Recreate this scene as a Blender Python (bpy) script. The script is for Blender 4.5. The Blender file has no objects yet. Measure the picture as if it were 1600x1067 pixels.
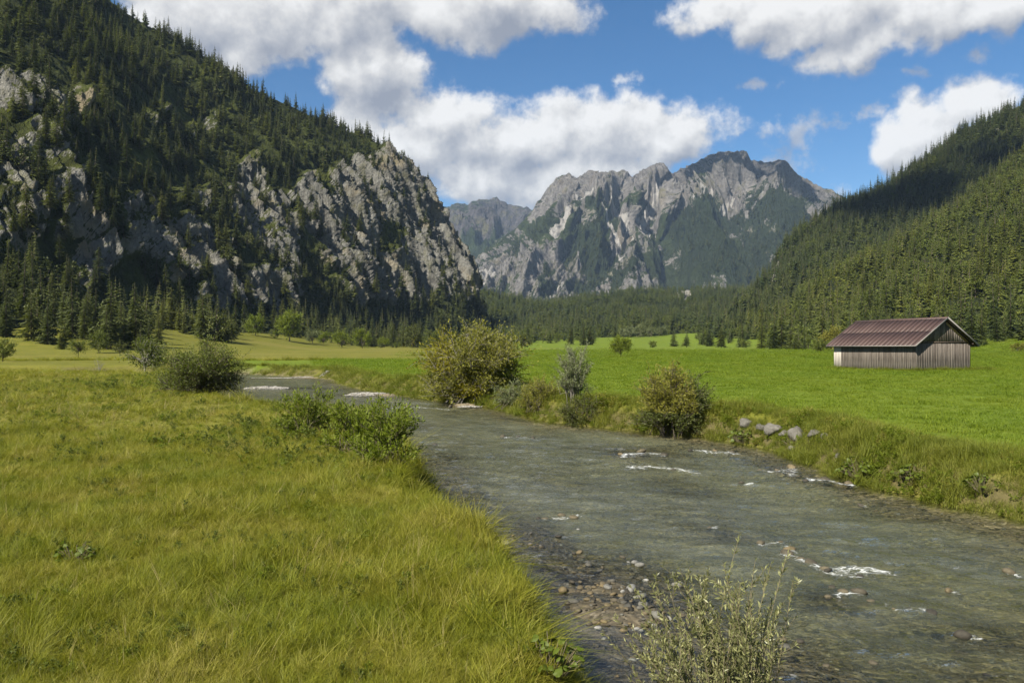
import bpy, math, random
import numpy as np

# ------------------------------------------------------------------ camera, sky, sun, exposure
scene = bpy.context.scene
COL = scene.collection
F = 1600 * 28.0 / 36.0          # focal length in photograph pixels
HOR = 546.0                     # photograph row of the true horizon
CAMZ = 2.9

cam_d = bpy.data.cameras.new("camera")
cam_d.lens = 28.0; cam_d.sensor_width = 36.0
cam_d.shift_y = (HOR - 533.5) / 1600.0
cam_d.clip_start = 0.1; cam_d.clip_end = 60000
cam = bpy.data.objects.new("camera", cam_d); COL.objects.link(cam)
cam.location = (0, 0, CAMZ); cam.rotation_euler = (math.radians(90), 0, 0)
scene.camera = cam

SUN_EL = math.radians(42.0)
SUN_H = np.array([-0.62, -0.78]); SUN_H /= np.linalg.norm(SUN_H)     # horizontal direction towards the sun
SUN_DIR = np.array([SUN_H[0]*math.cos(SUN_EL), SUN_H[1]*math.cos(SUN_EL), math.sin(SUN_EL)])
SUN_STRENGTH = 5.0
SKY_STRENGTH = 0.05
EXPOSURE = 1.2
sun_d = bpy.data.lights.new("sun", 'SUN')
sun_d.energy = SUN_STRENGTH; sun_d.angle = math.radians(0.53); sun_d.color = (1.0, 0.93, 0.80)
sun = bpy.data.objects.new("sun", sun_d); COL.objects.link(sun)
sun.rotation_euler = (math.radians(90) - SUN_EL, 0, math.atan2(SUN_H[0], -SUN_H[1]))
scene.view_settings.view_transform = 'Standard'
scene.view_settings.look = 'None'
scene.view_settings.gamma = 1.0
scene.view_settings.exposure = EXPOSURE
scene.view_settings.use_curve_mapping = False
scene.render.engine = 'CYCLES'
scene.cycles.use_denoising = True
scene.cycles.max_bounces = 8
scene.cycles.diffuse_bounces = 3
scene.cycles.glossy_bounces = 2
scene.cycles.transmission_bounces = 4
scene.cycles.transparent_max_bounces = 8
scene.cycles.volume_bounces = 0
scene.cycles.caustics_reflective = False
scene.cycles.caustics_refractive = False
scene.cycles.sample_clamp_indirect = 4.0


class NT:
    """small helper for building node trees"""
    def __init__(s, tree):
        s.t = tree; tree.nodes.clear()
    def n(s, typ, **kw):
        nd = s.t.nodes.new(typ)
        for k, v in kw.items(): setattr(nd, k, v)
        return nd
    def put(s, sock, v):
        if hasattr(v, 'is_linked') or hasattr(v, 'links'): s.t.links.new(v, sock)
        elif v is not None:
            if hasattr(sock.default_value, '__len__') and not hasattr(v, '__len__'): v = (v,)*len(sock.default_value)
            if hasattr(sock.default_value, '__len__') and len(sock.default_value) == 4 and len(v) == 3: v = (*v, 1.0)
            sock.default_value = v
    def m(s, op, a, b=None, c=None, clamp=False):
        nd = s.n('ShaderNodeMath', operation=op, use_clamp=clamp)
        for i, v in enumerate((a, b, c)):
            if v is not None: s.put(nd.inputs[i], v)
        return nd.outputs[0]
    def vm(s, op, a, b=None, scale=None):
        nd = s.n('ShaderNodeVectorMath', operation=op)
        s.put(nd.inputs[0], a)
        if b is not None: s.put(nd.inputs[1], b)
        if scale is not None: s.put(nd.inputs['Scale'], scale)
        return nd.outputs['Value' if op in ('LENGTH', 'DOT_PRODUCT', 'DISTANCE') else 'Vector']
    def noise(s, vec, scale, detail=4, rough=0.55, dist=0.0, out='Fac'):
        nd = s.n('ShaderNodeTexNoise')
        if vec is not None: s.put(nd.inputs['Vector'], vec)
        s.put(nd.inputs['Scale'], scale); s.put(nd.inputs['Detail'], detail)
        s.put(nd.inputs['Roughness'], rough); s.put(nd.inputs['Distortion'], dist)
        return nd.outputs[out]
    def ss(s, v, lo, hi, a=0.0, b=1.0):
        nd = s.n('ShaderNodeMapRange', interpolation_type='SMOOTHSTEP')
        s.put(nd.inputs[0], v); s.put(nd.inputs[1], lo); s.put(nd.inputs[2], hi); s.put(nd.inputs[3], a); s.put(nd.inputs[4], b)
        return nd.outputs[0]
    def mix(s, f, a, b, mode='MIX'):
        nd = s.n('ShaderNodeMix', data_type='RGBA', blend_type=mode)
        s.put(nd.inputs[0], f); s.put(nd.inputs[6], a); s.put(nd.inputs[7], b)
        return nd.outputs[2]
    def ramp(s, f, stops):
        nd = s.n('ShaderNodeValToRGB'); s.put(nd.inputs[0], f)
        e = nd.color_ramp.elements
        while len(e) < len(stops): e.new(0.5)
        for i, (p, c) in enumerate(stops):
            e[i].position = p; e[i].color = (*c, 1) if len(c) == 3 else c
        return nd.outputs[0]
    def attr(s, name, out='Fac'):
        return s.n('ShaderNodeAttribute', attribute_name=name).outputs[out]
    def bump(s, h, strength, dist, normal=None):
        nd = s.n('ShaderNodeBump'); s.put(nd.inputs['Strength'], strength); s.put(nd.inputs['Distance'], dist)
        s.put(nd.inputs['Height'], h)
        if normal is not None: s.put(nd.inputs['Normal'], normal)
        return nd.outputs[0]
    def bsdf(s, color, rough=0.8, normal=None, spec=0.2, **kw):
        nd = s.n('ShaderNodeBsdfPrincipled')
        s.put(nd.inputs['Base Color'], color); s.put(nd.inputs['Roughness'], rough)
        s.put(nd.inputs['Specular IOR Level'], spec)
        if normal is not None: s.put(nd.inputs['Normal'], normal)
        for k, v in kw.items(): s.put(nd.inputs[k], v)
        return nd.outputs[0]
    def out(s, sh, sock='Surface', world=False):
        o = s.n('ShaderNodeOutputWorld' if world else 'ShaderNodeOutputMaterial')
        s.t.links.new(sh, o.inputs[sock]); return o


def build_world():
    w = bpy.data.worlds.new("World"); scene.world = w; w.use_nodes = True
    t = NT(w.node_tree)
    sky = t.n('ShaderNodeTexSky', sky_type='NISHITA')
    sky.sun_disc = False; sky.sun_elevation = SUN_EL
    sky.sun_rotation = math.atan2(SUN_H[0], SUN_H[1])
    sky.altitude = 900; sky.air_density = 1.0; sky.dust_density = 0.05; sky.ozone_density = 3.0
    bg = t.n('ShaderNodeBackground'); hs = t.n('ShaderNodeHueSaturation'); hs.inputs['Saturation'].default_value = 1.27; t.put(hs.inputs['Color'], sky.outputs[0]); t.put(bg.inputs[0], hs.outputs[0]); bg.inputs[1].default_value = SKY_STRENGTH
    D = t.n('ShaderNodeTexCoord').outputs['Generated']
    sep = t.n('ShaderNodeSeparateXYZ'); t.put(sep.inputs[0], D)
    az = t.m('ARCTAN2', sep.outputs[0], sep.outputs[1]); el = t.m('ARCSINE', sep.outputs[2])
    cmb = t.n('ShaderNodeCombineXYZ'); t.put(cmb.inputs[0], az); t.put(cmb.inputs[1], el)
    C = cmb.outputs[0]
    wn = t.noise(D, 7.0, 3, 0.6, out='Color')
    warp = t.vm('SCALE', t.vm('SUBTRACT', wn, (0.5, 0.5, 0.5)), scale=0.085)
    # cloud bodies: centre and radii in photograph pixels, turned into azimuth and elevation
    blobs = [(330, 25, 150, 85), (480, 25, 200, 78), (640, 8, 200, 62), (800, -12, 170, 52), (250, 90, 120, 60), (370, 85, 60, 40),
             (585, 118, 112, 58), (520, 105, 60, 40), (690, 195, 140, 75), (640, 240, 150, 90), (810, 222, 150, 68), (930, 222, 140, 58),
             (1050, 222, 110, 52), (760, 285, 170, 50), (900, 275, 170, 45),
             (1150, 15, 130, 45), (1290, 28, 150, 58), (1420, 30, 150, 55), (1340, 78, 130, 46), (1550, 12, 110, 40),
             (1445, 208, 82, 56), (1530, 168, 80, 42), (1400, 215, 50, 38)]
    wisps = [(1255, 210, 62, 26), (1312, 292, 36, 18), (985, 128, 40, 18), (1232, 248, 56, 22), (1530, 85, 40, 18), (1370, 185, 36, 16), (1190, 130, 60, 14), (1420, 132, 40, 12)]
    def field(Cv, lst):
        acc = None
        for (px, py, rx, ry) in lst:
            dx = (px-800)/F; a = math.atan(dx); h = math.hypot(1, dx); e = math.atan((HOR-py)/F/h)
            ra = rx/F/(1+dx*dx); re = ry/F/h
            v = t.vm('MULTIPLY', t.vm('SUBTRACT', Cv, (a, e, 0)), (1/ra, 1/re, 0))
            f = t.m('SUBTRACT', 1.0, t.vm('LENGTH', v))
            acc = f if acc is None else t.m('SMOOTH_MAX', acc, f, 0.25)
        return acc
    Cw = t.vm('ADD', C, warp)
    f0 = field(Cw, blobs)
    f1 = field(t.vm('ADD', Cw, (-0.012, 0.030, 0)), blobs)
    fb = t.noise(D, 14.0, 10, 0.60)
    Ds = t.vm('ADD', D, (-0.010, 0.0, 0.013))
    fbs = t.noise(Ds, 14.0, 6, 0.54)
    # the same kind of broken cumulus goes on outside the picture
    g = t.ss(t.noise(D, 2.4, 5, 0.55), 0.52, 0.62, -0.6, 0.7)
    inx = t.ss(t.m('ABSOLUTE', az), 0.60, 0.75, 1.0, 0.0)
    iny = t.m('MULTIPLY', t.ss(el, 0.50, 0.62, 1.0, 0.0), t.ss(el, -0.05, 0.0))
    frame = t.m('MULTIPLY', inx, iny)
    gmix = t.m('ADD', t.m('MULTIPLY', f0, frame), t.m('MULTIPLY', g, t.m('SUBTRACT', 1.0, frame)))
    dens = t.m('ADD', gmix, t.m('MULTIPLY', t.m('SUBTRACT', fb, 0.48), 2.5))
    alpha = t.ss(dens, -0.05, 0.42)
    fw = t.m('ADD', field(Cw, wisps), t.m('MULTIPLY', t.m('SUBTRACT', t.noise(D, 42.0, 6, 0.62), 0.56), 3.2))
    alpha = t.m('MAXIMUM', alpha, t.m('MULTIPLY', t.ss(fw, 0.0, 0.9), t.m('MULTIPLY', frame, 0.72)))
    # self shading: thin or sunward sides bright, bases grey
    rel = t.m('MULTIPLY', t.m('SUBTRACT', fb, fbs), 2.4)
    top = t.m('MULTIPLY', t.m('SUBTRACT', f0, f1), 0.75)
    lit = t.m('ADD', t.m('ADD', 0.56, rel), top)
    lit = t.m('SUBTRACT', lit, t.m('MULTIPLY', t.ss(dens, 0.3, 1.2), 0.12), clamp=True)
    ccol = t.ramp(lit, [(0.0, (0.30, 0.325, 0.385)), (0.40, (0.50, 0.51, 0.535)), (0.68, (0.70, 0.695, 0.69)), (1.0, (0.90, 0.89, 0.875))])
    bc = t.n('ShaderNodeBackground'); t.put(bc.inputs[0], ccol); bc.inputs[1].default_value = 0.46
    mx = t.n('ShaderNodeMixShader'); t.put(mx.inputs[0], t.m('MULTIPLY', alpha, 0.97)); t.put(mx.inputs[1], bg.outputs[0]); t.put(mx.inputs[2], bc.outputs[0])
    t.out(mx.outputs[0], world=True)
    w.cycles.sampling_method = 'MANUAL'; w.cycles.sample_map_resolution = 512
build_world()

# ------------------------------------------------------------------ numeric helpers
rng = np.random.default_rng(7)
_perm = np.random.default_rng(11).permutation(256); _perm = np.concatenate([_perm]*3)
_gr = np.random.default_rng(12).normal(size=(256, 3)); _gr /= np.linalg.norm(_gr, axis=1)[:, None]

def perlin(p):
    p = np.asarray(p, float)
    i = np.floor(p).astype(np.int64); f = p - i; i &= 255
    u = f*f*f*(f*(f*6-15)+10)
    def g(dx, dy, dz):
        h = _perm[_perm[_perm[i[..., 0]+dx]+i[..., 1]+dy]+i[..., 2]+dz]
        gr = _gr[h]
        return gr[..., 0]*(f[..., 0]-dx)+gr[..., 1]*(f[..., 1]-dy)+gr[..., 2]*(f[..., 2]-dz)
    def L(a, b, t): return a+(b-a)*t
    x0 = L(L(g(0,0,0), g(1,0,0), u[..., 0]), L(g(0,1,0), g(1,1,0), u[..., 0]), u[..., 1])
    x1 = L(L(g(0,0,1), g(1,0,1), u[..., 0]), L(g(0,1,1), g(1,1,1), u[..., 0]), u[..., 1])
    return L(x0, x1, u[..., 2])*1.6
def fbm(p, oct=4, rough=0.5):
    p = np.asarray(p, float); a = 1; s = 0
    for k in range(oct):
        s = s + a*perlin(p*2**k + 17.3*k); a *= rough
    return s
def ridged(p, oct=4, rough=0.5):
    p = np.asarray(p, float); a = 1; s = 0; w = 1
    for k in range(oct):
        n = 1-np.abs(perlin(p*2**k + 31.7*k)); n = n*n
        s = s + a*n*w; w = np.clip(n*1.6, 0, 1); a *= rough
    return s
def sstep(a, b, x):
    t = np.clip((x-a)/(b-a), 0, 1); return t*t*(3-2*t)
def S3(x, y, z=None): return np.stack([x, y, np.zeros_like(x) if z is None else z], -1)

def pix(px, py, d):
    px = np.asarray(px, float); py = np.asarray(py, float); d = np.asarray(d, float)
    return np.stack([(px-800)/F*d, d+0*px, CAMZ+(HOR-py)/F*d], -1)
def to_pix(P):
    d = np.maximum(P[..., 1], 0.01)
    return P[..., 0]/d*F+800, HOR-(P[..., 2]-CAMZ)/d*F

def mk_mesh(name, V, faces, mats=(), attrs=None, mat_idx=None, smooth=True):
    """faces: one int array (n,3)/(n,4) or a list of such arrays"""
    me = bpy.data.meshes.new(name)
    V = np.ascontiguousarray(V, np.float32)
    fl = [np.asarray(f, np.int32) for f in (faces if isinstance(faces, list) else [faces]) if len(f)]
    me.vertices.add(len(V)); me.vertices.foreach_set('co', V.ravel())
    loops = np.concatenate([f.ravel() for f in fl]); tot = np.concatenate([np.full(len(f), f.shape[1], np.int32) for f in fl])
    st = np.concatenate([[0], np.cumsum(tot)[:-1]]).astype(np.int32)
    me.loops.add(len(loops)); me.loops.foreach_set('vertex_index', loops)
    me.polygons.add(len(tot)); me.polygons.foreach_set('loop_start', st); me.polygons.foreach_set('loop_total', tot)
    if smooth: me.polygons.foreach_set('use_smooth', np.ones(len(tot), bool))
    for m in mats: me.materials.append(m)
    if mat_idx is not None: me.polygons.foreach_set('material_index', np.asarray(mat_idx, np.int32))
    for k, a in (attrs or {}).items():
        a = np.asarray(a, np.float32)
        at = me.attributes.new(k, 'FLOAT' if a.ndim == 1 else 'FLOAT_VECTOR', 'POINT')
        at.data.foreach_set('value' if a.ndim == 1 else 'vector', a.ravel())
    me.update(calc_edges=True)
    return me
def link(name, me, parent=None, loc=None, **props):
    o = bpy.data.objects.new(name, me); COL.objects.link(o)
    if parent is not None: o.parent = parent
    if loc is not None: o.location = [float(c) for c in loc]
    for k, v in props.items(): o[k] = v
    return o
def empty(name, loc, label, category, group=None, rotz=0.0, scale=None):
    o = link(name, None, None, loc, label=label, category=category)
    o.rotation_euler = (0, 0, rotz); o.empty_display_size = 0.2
    if group: o['group'] = group
    if scale is not None: o.scale = scale if hasattr(scale, '__len__') else (scale,)*3
    return o

def grid_faces(nu, nv):
    i = np.arange(nu*nv).reshape(nu, nv)
    return np.stack([i[:-1, :-1], i[1:, :-1], i[1:, 1:], i[:-1, 1:]], -1).reshape(-1, 4)
def tubes(lines, sides=5):
    """lines: list of (points (k,3), radii (k)); returns verts, quads"""
    VV = []; FF = []; o = 0
    ang = np.arange(sides)/sides*2*np.pi
    for P, R in lines:
        P = np.asarray(P, float); R = np.asarray(R, float); k = len(P)
        T = np.gradient(P, axis=0); T /= np.linalg.norm(T, axis=1)[:, None]+1e-9
        up = np.where(np.abs(T[:, 2:3]) > 0.9, [[1., 0, 0]], [[0., 0, 1.]])
        A = np.cross(T, up); A /= np.linalg.norm(A, axis=1)[:, None]+1e-9
        B = np.cross(T, A)
        ring = P[:, None]+R[:, None, None]*(A[:, None]*np.cos(ang)[None, :, None]+B[:, None]*np.sin(ang)[None, :, None])
        VV.append(ring.reshape(-1, 3))
        a = np.arange(k-1)[:, None]*sides; j = np.arange(sides)[None]; jn = (j+1) % sides
        FF.append(np.stack([a+j, a+jn, a+sides+jn, a+sides+j], -1).reshape(-1, 4)+o); o += k*sides
    return np.concatenate(VV), np.concatenate(FF)
def leaf_quads(P, axis, normal, L, W, fold=0.0):
    """diamond leaves: base, side, tip, side"""
    axis = axis/(np.linalg.norm(axis, axis=1)[:, None]+1e-9)
    side = np.cross(axis, normal); side /= np.linalg.norm(side, axis=1)[:, None]+1e-9
    up = np.cross(side, axis)
    L = np.broadcast_to(L, (len(P),))[:, None]; W = np.broadcast_to(W, (len(P),))[:, None]
    mid = P+axis*L*0.45
    V = np.stack([P, mid+side*W*0.5+up*W*fold, P+axis*L, mid-side*W*0.5+up*W*fold], 1).reshape(-1, 3)
    return V, np.arange(len(P)*4).reshape(-1, 4)
def unit(n, r=None):
    v = (r or rng).normal(size=(n, 3)); return v/np.linalg.norm(v, axis=1)[:, None]
def joinVF(parts):
    """parts: list of (V, F, matindex); returns V, [F...], midx"""
    VV = []; FF = []; mi = []; o = 0
    for V, Fc, m in parts:
        VV.append(V); FF.append(np.asarray(Fc)+o); mi.append(np.full(len(Fc), m)); o += len(V)
    return np.concatenate(VV), FF, np.concatenate(mi)

# ------------------------------------------------------------------ materials
MAT = {}
def material(name):
    m = bpy.data.materials.new(name); m.use_nodes = True; MAT[name] = m
    return NT(m.node_tree)

def foliage(name, cols, trans=0.3, rough=0.6, island=0.5, patch=0.02):
    """leaf material: hue varies from plant to plant and from leaf to leaf, some light comes through"""
    t = material(name)
    r = t.n('ShaderNodeObjectInfo').outputs['Random']
    ri = t.n('ShaderNodeNewGeometry').outputs['Random Per Island']
    pn = t.noise(t.n('ShaderNodeObjectInfo').outputs['Location'], patch, 3, 0.55)
    mixf = t.m('ADD', t.m('MULTIPLY', r, 1-island), t.m('MULTIPLY', ri, island))
    mixf = t.m('ADD', t.m('MULTIPLY', mixf, 0.6), t.ss(pn, 0.32, 0.68, 0.0, 0.4))
    c = t.ramp(mixf, [(i/(len(cols)-1), k) for i, k in enumerate(cols)])
    c = t.mix(1.0, c, t.ramp(ri, [(0, (0.72, 0.72, 0.72)), (1, (1.2, 1.2, 1.2))]), 'MULTIPLY')
    d = t.bsdf(c, rough, spec=0.25)
    tr = t.n('ShaderNodeBsdfTranslucent'); t.put(tr.inputs[0], t.mix(1.0, c, (1.25, 1.3, 0.6), 'MULTIPLY'))
    mx = t.n('ShaderNodeMixShader'); mx.inputs[0].default_value = trans
    t.put(mx.inputs[1], d); t.put(mx.inputs[2], tr.outputs[0]); t.out(mx.outputs[0])
    return MAT[name]
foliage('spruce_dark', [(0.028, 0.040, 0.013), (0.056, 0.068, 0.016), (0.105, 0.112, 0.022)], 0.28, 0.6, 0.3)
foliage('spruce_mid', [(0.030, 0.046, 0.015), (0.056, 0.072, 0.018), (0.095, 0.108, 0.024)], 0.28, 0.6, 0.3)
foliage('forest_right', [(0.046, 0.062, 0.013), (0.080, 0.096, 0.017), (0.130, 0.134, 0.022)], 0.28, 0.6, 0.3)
foliage('larch_olive', [(0.050, 0.056, 0.012), (0.075, 0.075, 0.014)], 0.2)
foliage('leaf_bright', [(0.110, 0.150, 0.012), (0.155, 0.185, 0.016)], 0.4)
foliage('leaf_mid', [(0.070, 0.095, 0.014), (0.11, 0.13, 0.020)], 0.3)
foliage('leaf_greygreen', [(0.10, 0.12, 0.050), (0.15, 0.17, 0.075)], 0.25)
foliage('leaf_olive', [(0.140, 0.145, 0.022), (0.215, 0.200, 0.034)], 0.38)
foliage('leaf_yellow', [(0.16, 0.155, 0.010), (0.215, 0.19, 0.014)], 0.38)
foliage('leaf_dark', [(0.045, 0.060, 0.012), (0.075, 0.085, 0.016)], 0.2)
foliage('willow_leaf', [(0.12, 0.13, 0.05), (0.20, 0.205, 0.085), (0.32, 0.31, 0.16)], 0.3, 0.4, 0.85)
foliage('herb_leaf', [(0.075, 0.110, 0.012), (0.125, 0.150, 0.018)], 0.35, 0.5)
foliage('grass_left', [(0.074, 0.108, 0.008), (0.145, 0.164, 0.011), (0.200, 0.195, 0.019), (0.31, 0.26, 0.08)], 0.35, 0.55, 0.5, 0.55)
foliage('straw', [(0.17, 0.14, 0.05), (0.28, 0.23, 0.10)], 0.3, 0.6, 0.7, 0.5)
foliage('grass_right', [(0.090, 0.145, 0.009), (0.125, 0.176, 0.010), (0.172, 0.200, 0.018)], 0.4, 0.55, 0.5, 0.12)
foliage('grass_bank', [(0.085, 0.115, 0.012), (0.135, 0.155, 0.016), (0.185, 0.180, 0.035)], 0.35, 0.6, 0.6, 0.3)

def m_bark(name, a, b):
    t = material(name)
    tc = t.n('ShaderNodeTexCoord').outputs['Object']
    c = t.mix(t.noise(tc, 6, 5, 0.7), a, b)
    t.out(t.bsdf(c, 0.9, t.bump(t.noise(tc, 22, 3), 0.5, 0.02)))
m_bark('bark', (0.045, 0.036, 0.028), (0.12, 0.10, 0.08))
m_bark('bark_pale', (0.12, 0.11, 0.09), (0.26, 0.24, 0.21))
m_bark('twig', (0.09, 0.075, 0.045), (0.16, 0.14, 0.085))

def m_ground():
    t = material('meadow')
    P = t.n('ShaderNodeTexCoord').outputs['Object']
    mow = t.attr('mown'); bed = t.attr('bed'); dry = t.attr('dry'); lush = t.attr('lush')
    n1 = t.noise(P, 0.22, 5, 0.6); n2 = t.noise(P, 2.3, 5, 0.65); n3 = t.noise(P, 13.0, 3, 0.7)
    st = t.noise(t.vm('MULTIPLY', P, (0.02, 0.30, 1)), 1.0, 4, 0.6)
    left = t.ramp(t.m('ADD', t.m('MULTIPLY', n1, 0.5), t.m('MULTIPLY', n2, 0.5)), [(0.30, (0.066, 0.076, 0.010)), (0.5, (0.112, 0.114, 0.014)), (0.72, (0.170, 0.150, 0.030))])
    left = t.mix(lush, left, (0.075, 0.12, 0.010))
    right = t.ramp(t.m('ADD', t.m('MULTIPLY', n1, 0.35), t.m('ADD', t.m('MULTIPLY', n2, 0.25), t.m('MULTIPLY', st, 0.4))), [(0.3, (0.072, 0.110, 0.008)), (0.5, (0.098, 0.138, 0.009)), (0.7, (0.134, 0.154, 0.014))])
    c = t.mix(mow, left, right)
    c = t.mix(t.m('MULTIPLY', dry, t.ss(st, 0.3, 0.6, 0.5, 1.0)), c, (0.20, 0.165, 0.05))
    c = t.mix(1.0, c, t.ramp(n3, [(0.25, (0.68, 0.68, 0.68)), (0.75, (1.22, 1.22, 1.22))]), 'MULTIPLY')
    # river bed: gravel, darker brown patches, pale pebbles
    vo = t.n('ShaderNodeTexVoronoi'); t.put(vo.inputs['Vector'], P); vo.inputs['Scale'].default_value = 7.5
    vo2 = t.n('ShaderNodeTexVoronoi'); t.put(vo2.inputs['Vector'], P); vo2.inputs['Scale'].default_value = 19.0
    pc = t.ramp(t.noise(vo.outputs['Position'], 31.0, 0), [(0.25, (0.085, 0.068, 0.042)), (0.45, (0.14, 0.112, 0.068)), (0.62, (0.20, 0.162, 0.10)), (0.82, (0.32, 0.27, 0.185))])
    pc2 = t.ramp(t.noise(vo2.outputs['Position'], 77.0, 0), [(0.3, (0.08, 0.070, 0.050)), (0.6, (0.17, 0.145, 0.10)), (0.85, (0.30, 0.265, 0.20))])
    g = t.mix(t.ss(n2, 0.42, 0.58), pc, pc2)
    g = t.mix(1.0, g, t.ramp(vo.outputs['Distance'], [(0.0, (1.15, 1.15, 1.15)), (0.10, (0.5, 0.48, 0.45))]), 'MULTIPLY') if False else g
    g = t.mix(t.ss(n1, 0.45, 0.7), g, t.mix(0.5, g, (0.055, 0.058, 0.030)))
    g = t.mix(t.m('MULTIPLY', t.attr('dark_bed'), t.ss(n2, 0.25, 0.6, 0.9, 0.5)), g, (0.034, 0.030, 0.022))  # bed coloured darker by the left bank so the shallows look dark
    c = t.mix(bed, c, g)
    soil = t.attr('soil')
    c = t.mix(soil, c, t.mix(n2, (0.045, 0.034, 0.02), (0.11, 0.09, 0.045)))
    h = t.m('ADD', t.m('MULTIPLY', n3, 0.6), n2)
    h2 = t.m('SUBTRACT', 1.0, vo.outputs['Distance'])
    hh = t.m('ADD', t.m('MULTIPLY', h, t.m('SUBTRACT', 1.0, bed)), t.m('MULTIPLY', t.m('MULTIPLY', h2, 1.0), bed))
    t.out(t.bsdf(c, 0.85, t.bump(hh, 0.6, 0.08), spec=0.15))
m_ground()

def m_rock(name, tint, scale, warm=0.5, green=(0.050, 0.058, 0.014), contrast=1.0):
    """limestone slope: attributes rock (bare stone), scree (pale debris), wood (dark scrub)"""
    t = material(name)
    P = t.n('ShaderNodeTexCoord').outputs['Object']
    sc = scale
    nb = t.noise(P, 0.010*sc, 6, 0.62); nm = t.noise(P, 0.06*sc, 6, 0.65); nf = t.noise(P, 0.35*sc, 5, 0.7)
    # streaks run down the face
    stq = t.noise(t.vm('MULTIPLY', P, (0.12*sc, 0.12*sc, 0.018*sc)), 1.0, 6, 0.7)
    rk = t.ramp(t.m('ADD', t.m('MULTIPLY', stq, 0.6), t.m('MULTIPLY', nf, 0.4)), [(0.36, tuple(0.30*c for c in tint)), (0.46, tuple(0.72*c for c in tint)), (0.54, tint), (0.66, tuple(min(1.5*c, .6) for c in tint))])
    ochre = t.m('MULTIPLY', t.ss(t.noise(P, 0.022*sc, 3, 0.6), 0.54, 0.68), warm)
    rk = t.mix(ochre, rk, (0.34, 0.27, 0.15))
    rk = t.mix(t.m('MULTIPLY', t.ss(nm, 0.52, 0.66), 0.45), rk, (0.13, 0.125, 0.045))
    gn = t.mix(t.ss(nm, 0.35, 0.68), tuple(0.55*c for c in green), tuple(1.5*c for c in green))
    gn = t.mix(t.attr('wood'), gn, t.mix(nf, (0.012, 0.019, 0.009), (0.030, 0.040, 0.014)))
    rm = t.ss(t.m('ADD', t.attr('rock'), t.m('ADD', t.m('MULTIPLY', t.m('SUBTRACT', nm, 0.5), 1.1), t.m('MULTIPLY', t.m('SUBTRACT', nf, 0.5), 0.9))), 0.42, 0.58)
    c = t.mix(rm, gn, rk)
    sm = t.ss(t.m('ADD', t.attr('scree'), t.m('ADD', t.m('MULTIPLY', t.m('SUBTRACT', nm, 0.5), 1.2), t.m('MULTIPLY', t.m('SUBTRACT', nf, 0.5), 1.0))), 0.45, 0.75)
    c = t.mix(sm, c, t.mix(nf, (0.28, 0.268, 0.25), (0.42, 0.40, 0.375)))
    h = t.m('ADD', t.m('MULTIPLY', stq, 1.2), t.m('ADD', nm, t.m('MULTIPLY', nf, 0.5)))
    nrm = t.bump(h, 1.0*contrast, 9.0/sc)
    t.out(t.bsdf(c, 0.95, nrm, spec=0.1))
m_rock('cliff_rock', (0.205, 0.20, 0.18), 1.0, 0.5, (0.062, 0.072, 0.016))
m_rock('massif_rock', (0.185, 0.174, 0.165), 0.22, 0.2, (0.034, 0.045, 0.014))
m_rock('far_rock', (0.085, 0.080, 0.085), 0.16, 0.1, (0.035, 0.050, 0.020))
m_rock('hill_floor', (0.30, 0.285, 0.25), 1.0, 0.4, (0.045, 0.052, 0.012))

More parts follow.
